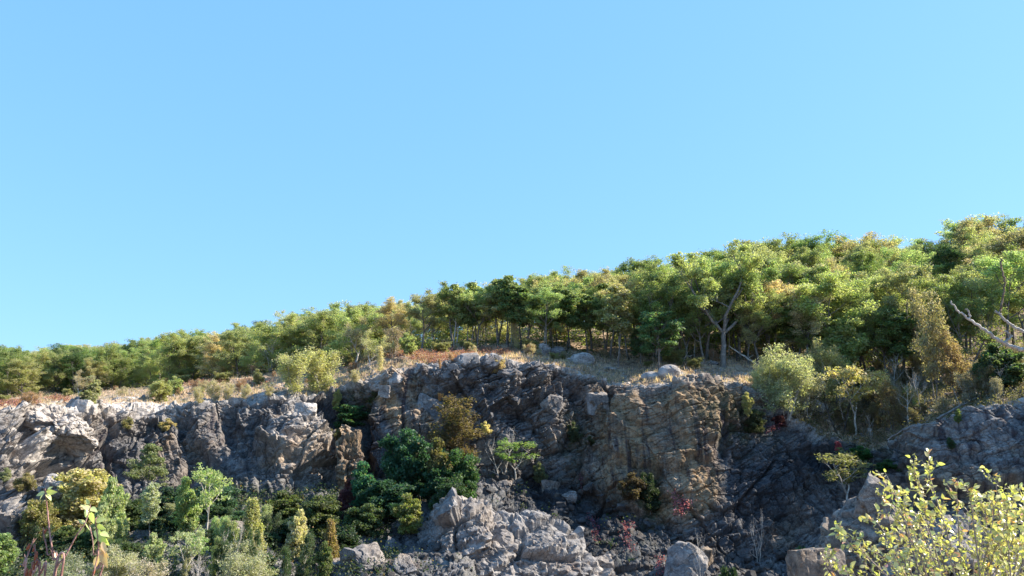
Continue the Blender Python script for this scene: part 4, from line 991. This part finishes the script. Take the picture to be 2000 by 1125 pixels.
rock_on('pale rock on the shaded slope behind the dark bare tree', 1640, 790, 44, 20, 12, pale=.35)
rock_on('blocky pale boulder on the rim, left of a pair', 735, 758, 40, 24, 13, pale=.7, rz=35, sink=.4)
rock_on('blocky pale boulder on the rim, right of a pair', 772, 750, 32, 28, 14, pale=.7, rz=-35, sink=.4)
rock_on('small pale block wedged under the rim pair', 752, 772, 22, 18, 15, pale=.6, boxy=True)
rock_on('white block with a brown underside on the left rim', 274, 814, 28, 16, 16, pale=.9, boxy=True, rz=30)
rock_on('bright cream block in the rim above the rock bulge', 138, 802, 26, 20, 17, pale=1.0, boxy=True)
rock_on('second cream block in the rim, right of the brightest', 158, 806, 16, 16, 18, pale=.95, boxy=True)
rock_on('white lit block on top of the shaded buttress', 580, 812, 36, 24, 19, pale=.95, boxy=True, rz=10)
rock_on('pale block near the end of the straw bank rim', 455, 790, 24, 12, 20, pale=.8, boxy=True)
rock_on('thick grey block under the flat slab of the highest rim', 990, 730, 50, 18, 22, pale=.2, rz=-25, sink=.5)
rock_on('rounded grey block on the rim left of the highest slab', 880, 734, 44, 24, 23, pale=.25, rz=20, sink=.5)
rock_on('overhanging grey boulder in the middle of the upper cliff', 1078, 790, 46, 34, 24, pale=.15, rough=.8, sink=.45)
rock_on('grey block right of the big vertical crack', 1165, 790, 40, 32, 25, pale=.25, boxy=True, sink=.45)
rock_on('wedge of grey rock high on the cliff by the slanting slab', 838, 800, 50, 30, 26, pale=.2, boxy=True, ry=20, sink=.45)
P = hit(112, 862, 1.0, 3.0)
rock('rock_bulge', 'sunlit overhanging rock bulge with a dark shadow beside it', P + (-.5, .5, 1.1), (6.6, 5.6, 5.2), 91, 6, tan=.25, pale=.85, rough=.9, big=.35, ry=22, rz=25, cuts=16, minr=.5, sink=.5)
P = hit(62, 985, 1.0, 3.0)
rock('boulder', 'pale angular rock leaning on the lit wall near the left edge', P + (0, .6, 0), (3.6, 3, 4.2), 92, 6, tan=.1, pale=.8, rough=1.2, big=.2, ry=28, rz=10, cuts=14, minr=.45, sink=.45)
# mound, outcrops and fallen blocks in the quarry
Pm = at(1010, 1125, 68)
rock('rock_outcrop', 'large blue grey fractured rock mound in the middle of the quarry', Pm + (0, 3, -3.5), (20.5, 12, 15), 31, 7, pale=.36, rough=.5, big=.95, ry=19, cuts=12, sink=.5, streak=0, minr=.7)
Pm = at(905, 1040, 66)
rock('rock_outcrop', 'humped crest block leaning on the left shoulder of the rock mound', Pm + (0, 3, -1.8), (8.2, 7, 9.0), 32, 6, pale=.3, rough=.5, big=1.0, ry=-12, cuts=12, sink=.5, streak=0, minr=.7)
for i, (x, y, Y, w, h, pl, lb) in enumerate([(1168, 1108, 62, 60, 44, .3, 'pale block at the right foot of the rock mound'), (1328, 1108, 61, 104, 112, .35, 'pointed pale blue grey boulder at the bottom'), (1372, 1092, 61.8, 44, 62, .05, 'brown boulder behind the pointed pale boulder'),
                                            (1700, 985, 63, 88, 92, .3, 'knob shaped grey brown rock crowning the right outcrop'), (710, 1088, 63, 70, 50, .2, 'grey block at the bottom left of the rock mound'), (760, 1065, 64, 46, 36, .1, 'small grey block between green bush and rock mound'),
                                            (700, 1062, 66, 44, 34, .15, 'grey block uphill of the bottom grey block'), (795, 1100, 61, 54, 54, .12, 'upright grey block against the left side of the mound'), (640, 1108, 60, 50, 30, .15, 'flat grey block near the yellow brown conifer'),
                                            (215, 1035, 60, 40, 44, .15, 'shaded grey boulder peeking between the left bushes'), (440, 1030, 63, 80, 40, .1, 'dark blue grey boulder under the two headed tree'), (985, 945, 82, 40, 20, .1, 'grey boulder at the foot of the white stemmed tree'), (1075, 950, 82, 38, 20, .0, 'largest grey boulder at the head of the rubble slope'), (1110, 965, 80, 34, 22, .12, 'small grey boulder beside the largest rubble boulder')]):
    P = at(x, y, Y)
    if 'knob' not in lb: P = hit(x, y + h * .25, .05, 3.0)
    s = P[1] / F / CP
    rock('boulder', lb, P, (w * s, w * s * .9, h * s * 1.15), 50 + i, 5, pale=pl, rough=1.5, rz=i * 37, cuts=11, sink=.5, minr=.4, boxy=i % 2 == 0, ry=i * 23 % 40 - 20, tan=(.35 if 'brown' in lb else -.1))
P = at(1712, 1095, 62)
rock('rock_outcrop', 'broad grey brown rock outcrop at the lower right behind the leafy shrub', P + (1.6, 2.5, -1.4), (10.5, 7, 11.5), 71, 6, tan=.3, pale=.25, rough=.5, big=.9, cuts=12, sink=.5, minr=.7)
P = at(1920, 1120, 50)
rock('rock_outcrop', 'pale blue grey quarry rock glimpsed through the leafy shrub', P + (0, 3, -.5), (9, 6, 7.5), 72, 6, pale=.35, rough=.5, big=.5, sink=.5)
P = at(1602, 1120, 56)
rock('boulder', 'pale edged brown block left of the broad right outcrop', P + (0, 1, -.6), (3.4, 3, 4.2), 73, 5, tan=.3, pale=.15, boxy=True, rough=.8, sink=.5)
P = hit(682, 948, 1.0, 3.0)
rock('rock_slab', 'tall standing tan rock pillar split from the cliff', P + (0, 0, -.6), (2.3, 2.6, 6.0), 74, 6, tan=.9, pale=.0, boxy=True, rough=1.5, big=.35, sink=.02, streak=.8, ry=-3, rz=18, cuts=14, minr=.5)

def rubble(name, label, n, xr, rr_, sz, seed, pale, painted_shade=0., cond=None):
    rng = np.random.default_rng(seed); Vs = []; Fs = []; k = 0
    protos = [rock_geo(300 + i, (1, rng.uniform(.6, 1), rng.uniform(.45, .9)), 2, 10, minr=.32, boxy=i % 2 == 0) for i in range(8)]
    for _ in range(n):
        x = rng.uniform(*xr); r = rng.uniform(*rr_)
        if cond and not cond(x, r, rng): continue
        p = ground(x, r); V, Fc = protos[rng.integers(8)]
        s = sz[0] * (sz[1] / sz[0]) ** (rng.uniform() ** 2.2)
        R = np.array(Matrix.Rotation(rng.uniform(0, 6.28), 3, Vector(rng.normal(size=3)).normalized()))
        Vs.append(V @ R.T * s * (.6 if Vs and len(Vs) % 2 else 1) + p + (0, -.02 * s, .0)); Fs.append(Fc + k); k += len(V)
    V = np.concatenate(Vs); m = len(V)
    me = mesh_np(name, V, np.concatenate(Fs), False, dict(tan=np.full(m, .0), pale=np.full(m, pale), streak=np.zeros(m), painted_shade=np.full(m, painted_shade), moss=np.full(m, .2), soil=np.full(m, -1.)))
    return tag(link(name, me, M_CLIFF), label, 'rubble', kind='stuff')
rubble('rubble', 'broken grey rock rubble on the shaded quarry slope', 6500, (560, 1760), (.25, 1.10), (.12, 1.1), 81, .0, .75)  # stones darkened with the same painted shade as the gully
rubble('rubble', 'pale stones strewn along the rim and the ledge', 700, (-20, 1560), (2.98, 4.2), (.15, .8), 82, .8)
rubble('rubble', 'grey stones on the shaded slope under the forest', 420, (1500, 2040), (3.0, 4.9), (.2, 1.1), 83, .3)

# fallen logs
def log(label, pts, r, bark=M_PALE, group='fallen logs on the slope'):
    a = Acc(); P = np.array(pts); rng = np.random.default_rng(int(abs(P[0, 0]) * 10))
    q = np.array([P[0] * (1 - t) + P[1] * t + rng.normal(size=3) * .04 for t in np.linspace(0, 1, 12)])
    a.tube(q, np.linspace(r, r * .45, 12), 8)
    root = link('fallen_log', a.mesh('log'), bark); tag(root, label, 'log', group)
    for k in (4, 7):
        b = Acc(); b.tube(limb(q[k], rng.normal(size=3) + (0, 0, .8), .9, rng, 4, .2), np.linspace(r * .35, .01, 5), 5)
        link('limb', b.mesh('limb'), bark, root)
    return root
log('long pale fallen log lying up the slope above the clay bank', [hit(1742, 866) + (0, 0, .25), hit(1840, 792) + (0, 0, .35)], .10, M_BARK)
log('shorter fallen log at the brink of the clay bank', [hit(1842, 822) + (0, 0, .2), hit(1935, 770) + (0, 0, .3)], .12, M_BARK)
log('fallen branch leaning from the forest edge right of the big oak', [hit(1480, 716) + (0, 0, .1), hit(1425, 712) + (0, 0, 2.3)], .13)
log('dead root limb lying on the pale rock at the dark trunks', [hit(1312, 712) + (0, 0, .2), hit(1352, 712) + (0, 0, 1.2)], .09)
log('broken dark log under the golden yellow bush', [hit(1700, 826) + (0, 0, .3), hit(1772, 806) + (0, 0, .5)], .16, M_DARKBARK)

# ------------------------------------------------------------------ close plants on the photographer's bank
def leaf_shape(L, W, fold=.18, curl=.25, n=7):
    """ovate pointed leaf along +X, folded on its midrib, curling at the tip"""
    t = np.linspace(0, 1, n); w = W * np.sin(math.pi * t ** .72) ** .85 * (1 - .15 * t); w[0] = w[-1] = 0.0006
    z = -curl * L * t ** 2
    V = np.concatenate([np.stack([t * L, w, z + fold * w], 1), np.stack([t * L, w * 0, z], 1), np.stack([t * L, -w, z + fold * w], 1)])
    Q = [(i, i + 1, n + i + 1, n + i) for i in range(n - 1)] + [(n + i, n + i + 1, 2 * n + i + 1, 2 * n + i) for i in range(n - 1)]
    return V, np.array(Q)
def orient(d, up, roll=0):
    x = d / np.linalg.norm(d); y = np.cross(up, x); y /= max(np.linalg.norm(y), 1e-6); z = np.cross(x, y)
    R = np.stack([x, y, z], 1); return R @ rotmat('X', roll)
M_NEAR = make_leaf('near_leaves', .27, .36, (1.3, 1.45, .5))
M_NEAR.node_tree.nodes['Principled BSDF'].inputs['Specular IOR Level'].default_value = .8
M_TWIG = make_bark('twig_bark', (0.16, 0.11, 0.085), (0.42, 0.36, 0.31), 60)
def m_plain(name, col, rough=.6):
    m, nt_, P_ = new_mat(name); pos = N(nt_, 'ShaderNodeTexCoord').outputs['Object']
    nt_.links.new(ramp(nt_, noise_tex(nt_, pos, 220, 3), [(.35, tuple(k * .45 for k in col)), (.65, col)]), P_.inputs['Base Color']); P_.inputs['Roughness'].default_value = rough
    return m
M_CATKIN = m_plain('catkin_brown', (.34, .09, .035))

class Leaves:
    def __init__(s): s.V = []; s.Q = []; s.r = []; s.q = []; s.n = 0
    def put(s, P, d, L, W, rng, roll=None, up=(0, 0, 1), q=None, fold=.18, curl=.25):
        V, Q = leaf_shape(L, W, fold, curl)
        R = orient(np.array(d, float), np.array(up, float) + rng.normal(size=3) * .35, rng.uniform(-60, 60) if roll is None else roll)
        V = V @ R.T + P; s.V.append(V); s.Q.append(Q + s.n); s.n += len(V)
        s.r.append(np.full(len(V), rng.uniform(.25, 1))); s.q.append(np.full(len(V), rng.uniform(0, .7) if q is None else q))
    def obj(s, name, color, parent, loc=None):
        me = mesh_np(name, np.concatenate(s.V) - (loc if loc is not None else 0), np.concatenate(s.Q), True, dict(r=np.concatenate(s.r), q=np.concatenate(s.q)))
        o = link(name, me, M_NEAR, parent); o.color = (*color, 1); return o
def spline(pts, n):
    pts = np.asarray(pts, float); t = np.linspace(0, len(pts) - 1, n); out = []
    for x in t:
        i = min(int(x), len(pts) - 2); f = x - i
        p0, p1, p2, p3 = pts[max(i - 1, 0)], pts[i], pts[i + 1], pts[min(i + 2, len(pts) - 1)]
        out.append(.5 * (2 * p1 + (p2 - p0) * f + (2 * p0 - 5 * p1 + 4 * p2 - p3) * f * f + (3 * p1 - p0 - 3 * p2 + p3) * f ** 3))
    return np.array(out)

# leafy shrub at the lower right: stems rise from the bank, side twigs carry the leaves
rb = np.random.default_rng(5)
base = np.array((2.9, 5.4, bank(np.array([[2.9, 5.4, 0]]))[0]))
root = bpy.data.objects.new('leafy_shrub', None); C.objects.link(root); root.location = base
tag(root, 'sunlit yellow green leafy shrub close by at the lower right', 'shrub')
lv = Leaves(); reds = Leaves(); allst = Acc()
tips = [(1610, 1072, 5.4), (1640, 1030, 5.6), (1668, 1052, 5.2), (1690, 1010, 5.9), (1712, 960, 5.6), (1728, 922, 5.7), (1748, 958, 6.0), (1765, 985, 5.4), (1785, 1000, 5.0), (1778, 915, 5.5), (1815, 902, 5.3),
        (1838, 990, 5.8), (1866, 936, 5.6), (1888, 948, 5.1), (1905, 968, 5.9), (1925, 985, 5.4), (1944, 930, 5.5), (1962, 985, 5.8), (1985, 962, 5.2), (2005, 975, 5.6), (2040, 950, 5.4), (1700, 1075, 5.0), (1740, 1050, 5.5), (1800, 1060, 5.8), (1850, 1060, 5.1), (1900, 1050, 5.6), (1950, 1060, 5.2), (2000, 1050, 5.7), (1650, 1110, 5.3), (1985, 1010, 4.9)]
def lead(P, d): return P
tips += [(rb.uniform(1640, 2040), rb.uniform(985, 1090), rb.uniform(4.8, 6.2)) for _ in range(8)] + [(rb.uniform(1850, 2045), rb.uniform(955, 1060), rb.uniform(4.8, 6.2)) for _ in range(5)]
for ti, (tx, ty, Y) in enumerate(tips):
    T_ = at(tx, ty, Y); b = base + rb.normal(size=3) * (.12, .12, 0)
    mid = b * .45 + T_ * .55 + np.array((-(T_ - b)[0] * .12, 0, .10)) + rb.normal(size=3) * .05
    st = spline([b, b * .75 + mid * .25 + (0, 0, .05), mid, T_ * .8 + mid * .2 + rb.normal(size=3) * .02, T_], 26)
    rad = np.linspace(.0085, .0016, 26)
    allst.tube(st, rad, 6)
    L0 = np.linalg.norm(T_ - b)
    bare_top = ty < 930
    for i in range(9, 26):
        if i > 21 and bare_top and rb.uniform() < .55: continue
        for _ in range(2 if i < 22 else 1):
            d = st[min(i + 1, 25)] - st[i - 1]; d /= np.linalg.norm(d)
            side = rb.normal(size=3); side -= d * (side @ d); side /= np.linalg.norm(side); side[2] += .25
            if i < 23 and rb.uniform() < .75:      # a side twig with its own leaves
                ln = rb.uniform(.10, .30) * (1.15 - i / 30)
                tw = limb(st[i], d * .9 + side * .9, ln, rb, 5, .14, .3)
                allst.tube(tw, np.linspace(.0028, .0009, 6), 4)
                for k in range(1, 6):
                    for __ in range(2 if rb.uniform() < .4 else 1):
                        dd = (tw[k] - tw[k - 1]); dd /= np.linalg.norm(dd); s2 = rb.normal(size=3); s2 /= np.linalg.norm(s2)
                        LL = .018 + .034 * rb.uniform() ** 1.6; (reds if rb.uniform() < .045 else lv).put(tw[k], dd * .5 + s2 * .9 + (0, 0, -.1), LL, LL * rb.uniform(.27, .36), rb)
            else:
                LL = rb.uniform(.022, .042); (reds if rb.uniform() < .06 else lv).put(st[i], d * .5 + side, LL, LL * .32, rb)
me = allst.mesh('stems'); 
o = link('stems', me, M_TWIG, root); me.transform(Matrix.Translation(-Vector(base)))
lv.obj('leaves', (.45, .44, .12), root, base); ro = reds.obj('leaves', (.60, .27, .08), root, base); tag(ro, 'orange and red turning leaves')

# leafy twigs at the lower left
bl = np.array((-1.72, 2.75, bank(np.array([[-1.72, 2.75, 0]]))[0]))
root = bpy.data.objects.new('twiggy_plant', None); C.objects.link(root); root.location = bl
tag(root, 'thin reddish twigs with a few drooping leaves and catkins close by at the lower left', 'shrub')
rl2 = np.random.default_rng(9); YL = 2.7
ac = Acc(); G1 = Leaves(); G3 = Leaves(); mm = Matrix.Translation(-Vector(bl))
def twig(px, r0=.0045, r1=.0014, dy=0.):
    pts = [bl + rl2.normal(size=3) * (.03, .03, 0)] + [at(x, y, YL + dy) for x, y in px]
    st = spline(pts, 8 * len(pts)); ac.tube(st, np.linspace(r0, r1, len(st)) * (1 + .25 * (np.arange(len(st)) % 5 == 0)), 6)
    for i in range(10, len(st), 5):
        ac.tube(np.array([st[i], st[i] + rl2.normal(size=3) * .006 + (0, 0, .01)]), [.0022, .0006], 4)
    return st
def put(L, x, y, dx, dy_, len_px, wr=.34, q=None, dep=0., roll=None):
    s = YL / F; L.put(at(x, y, YL + dep), np.array((dx, rl2.uniform(-.3, .1), -dy_)), len_px * s * .68, len_px * s * wr * .62, rl2, roll, (0, -1, .5), q, .2, .12)
s1 = twig([(108, 1180), (104, 1090), (97, 1040), (92, 990), (88, 958)])
for a in [(88, 962, -1, .3, 26), (90, 960, 1, .1, 30), (90, 965, .8, .6, 26), (86, 964, -.6, .8, 22), (92, 958, .7, -.5, 20)]: put(G1, *a, q=.2)
s2 = twig([(92, 1180), (108, 1115), (128, 1085), (150, 1045), (166, 1022), (176, 992)], .004)
for a in [(166, 1024, -.7, -.5, 26), (170, 1012, -.2, -1, 30), (176, 995, -.8, -.5, 28), (176, 992, .6, .2, 26), (178, 1000, .2, 1, 34), (168, 1020, .5, .9, 30), (162, 1028, -.3, .9, 26), (174, 985, -.5, -.9, 18)]: put(G1, *a, q=.25, dep=.02)
s3 = twig([(178, 1180), (190, 1110), (192, 1060), (188, 1030), (186, 1012)], .004, dy=.05)
for a in [(186, 1018, .8, -.2, 30), (188, 1024, .9, .5, 30), (190, 1032, .2, 1, 34), (192, 1045, .8, .6, 36), (192, 1050, -.6, .8, 30), (196, 1040, 1, .3, 30), (200, 1048, .8, .9, 34)]: put(G1, *a, q=.35, dep=.05)
for a in [(198, 1075, .4, 1, 52), (194, 1070, .9, .9, 40), (200, 1058, .5, 1, 36), (192, 1085, -.3, 1, 40), (122, 1080, .35, 1, 34), (104, 1078, .7, .8, 28)]: put(G3, *a, wr=.24, q=.2, dep=.04)
s4 = twig([(38, 1190), (46, 1105), (54, 1085), (66, 1052)], .004)
s5 = twig([(76, 1190), (78, 1120), (70, 1095), (68, 1062)], .0045)
s6 = twig([(96, 1190), (92, 1080), (86, 1050), (84, 1030)], .003)
s7 = twig([(66, 1190), (64, 1120), (62, 1098)], .004); s8 = twig([(168, 1180), (182, 1080), (176, 1030)], .0025)
o = link('twigs', ac.mesh('twigs'), make_bark('reddish_twig_bark', (.16, .06, .05), (.48, .30, .26), 80), root); o.data.transform(mm)
G1.obj('leaves', (.36, .46, .10), root, bl); yo = G3.obj('leaves', (.75, .52, .10), root, bl); tag(yo, 'long drooping yellow leaves')
sV, sF = ICO[2]
for x, y, l, a in [(55, 1068, 17, .4), (70, 1086, 22, .1), (66, 1106, 18, -.1), (52, 1118, 20, 0), (59, 1120, 22, .1), (89, 1037, 13, .3), (183, 1118, 16, .2), (66, 1072, 14, .2), (72, 1098, 16, .25)]:
    s = YL / F; V = sV * np.array((l * s * .14, l * s * .14, l * s * .42)) * (1 + .12 * np.sin(sV[:, 2:3] * 26)); V = V @ rotmat('Y', math.degrees(a)).T
    link('catkin', mesh_np('catkin', V, sF, True), M_CATKIN, root, tuple(at(x, y, YL) - bl))

# dead tree whose white branches reach into the view at the right
bd = np.array((6.9, 8.2, bank(np.array([[6.9, 8.2, 0]]))[0] - .2)); YD = 7.0
root = bpy.data.objects.new('dead_tree', None); C.objects.link(root); root.location = bd
tag(root, 'bleached white dead branches of a near tree reaching in from the right', 'dead tree')
fork = at(2260, 705, 7.7); top = at(2330, 380, 8.0)
a = Acc(); tr = spline([bd, bd * .5 + fork * .5 + (.1, 0, 0), fork, top], 20); a.tube(tr, np.linspace(.13, .012, 20), 9)
M_BONE = make_bark('bleached_wood', (.26, .23, .20), (.56, .52, .47), 22)
o = link('trunk', a.mesh('trunk'), M_BONE, root); o.data.transform(Matrix.Translation(-Vector(bd)))
def dbranch(name, px, r0, r1, mat, start=None, kinks=.004):
    r0 *= .68; r1 *= .75
    b = Acc(); pts = ([start] if start is not None else []) + [at(x, y, YD) for x, y in px]
    st = spline(pts, 7 * len(pts)); st[1:-1] += np.random.default_rng(len(px)).normal(size=(len(st) - 2, 3)) * kinks
    b.tube(st, np.linspace(r0, r1, len(st)), 8)
    o = link(name, b.mesh(name), mat, root); o.data.transform(Matrix.Translation(-Vector(bd))); return o
b1 = dbranch('branch', [(2060, 688), (2000, 683), (1975, 676), (1950, 664), (1925, 645), (1897, 626), (1872, 607), (1857, 588)], .034, .008, M_BONE, fork)
b2 = dbranch('branch', [(2080, 668), (2030, 662), (1995, 645), (1972, 632), (1952, 612), (1944, 608)], .030, .010, M_BONE, fork)
dbranch('branch', [(1894, 625), (1893, 614), (1890, 606), (1886, 603)], .010, .006, M_BONE)
dbranch('branch', [(1963, 668), (1974, 657), (1968, 650), (1963, 645)], .012, .007, M_BONE)
dbranch('branch', [(1972, 657), (1978, 656)], .007, .004, M_BONE)
v = dbranch('vine', [(1951, 614), (1956, 600), (1960, 570), (1962, 545), (1957, 528), (1957, 505)], .013, .010, make_bark('dry_vine', (.09, .06, .04), (.26, .19, .13), 30)); tag(v, 'brown dry vine climbing up from the branch')
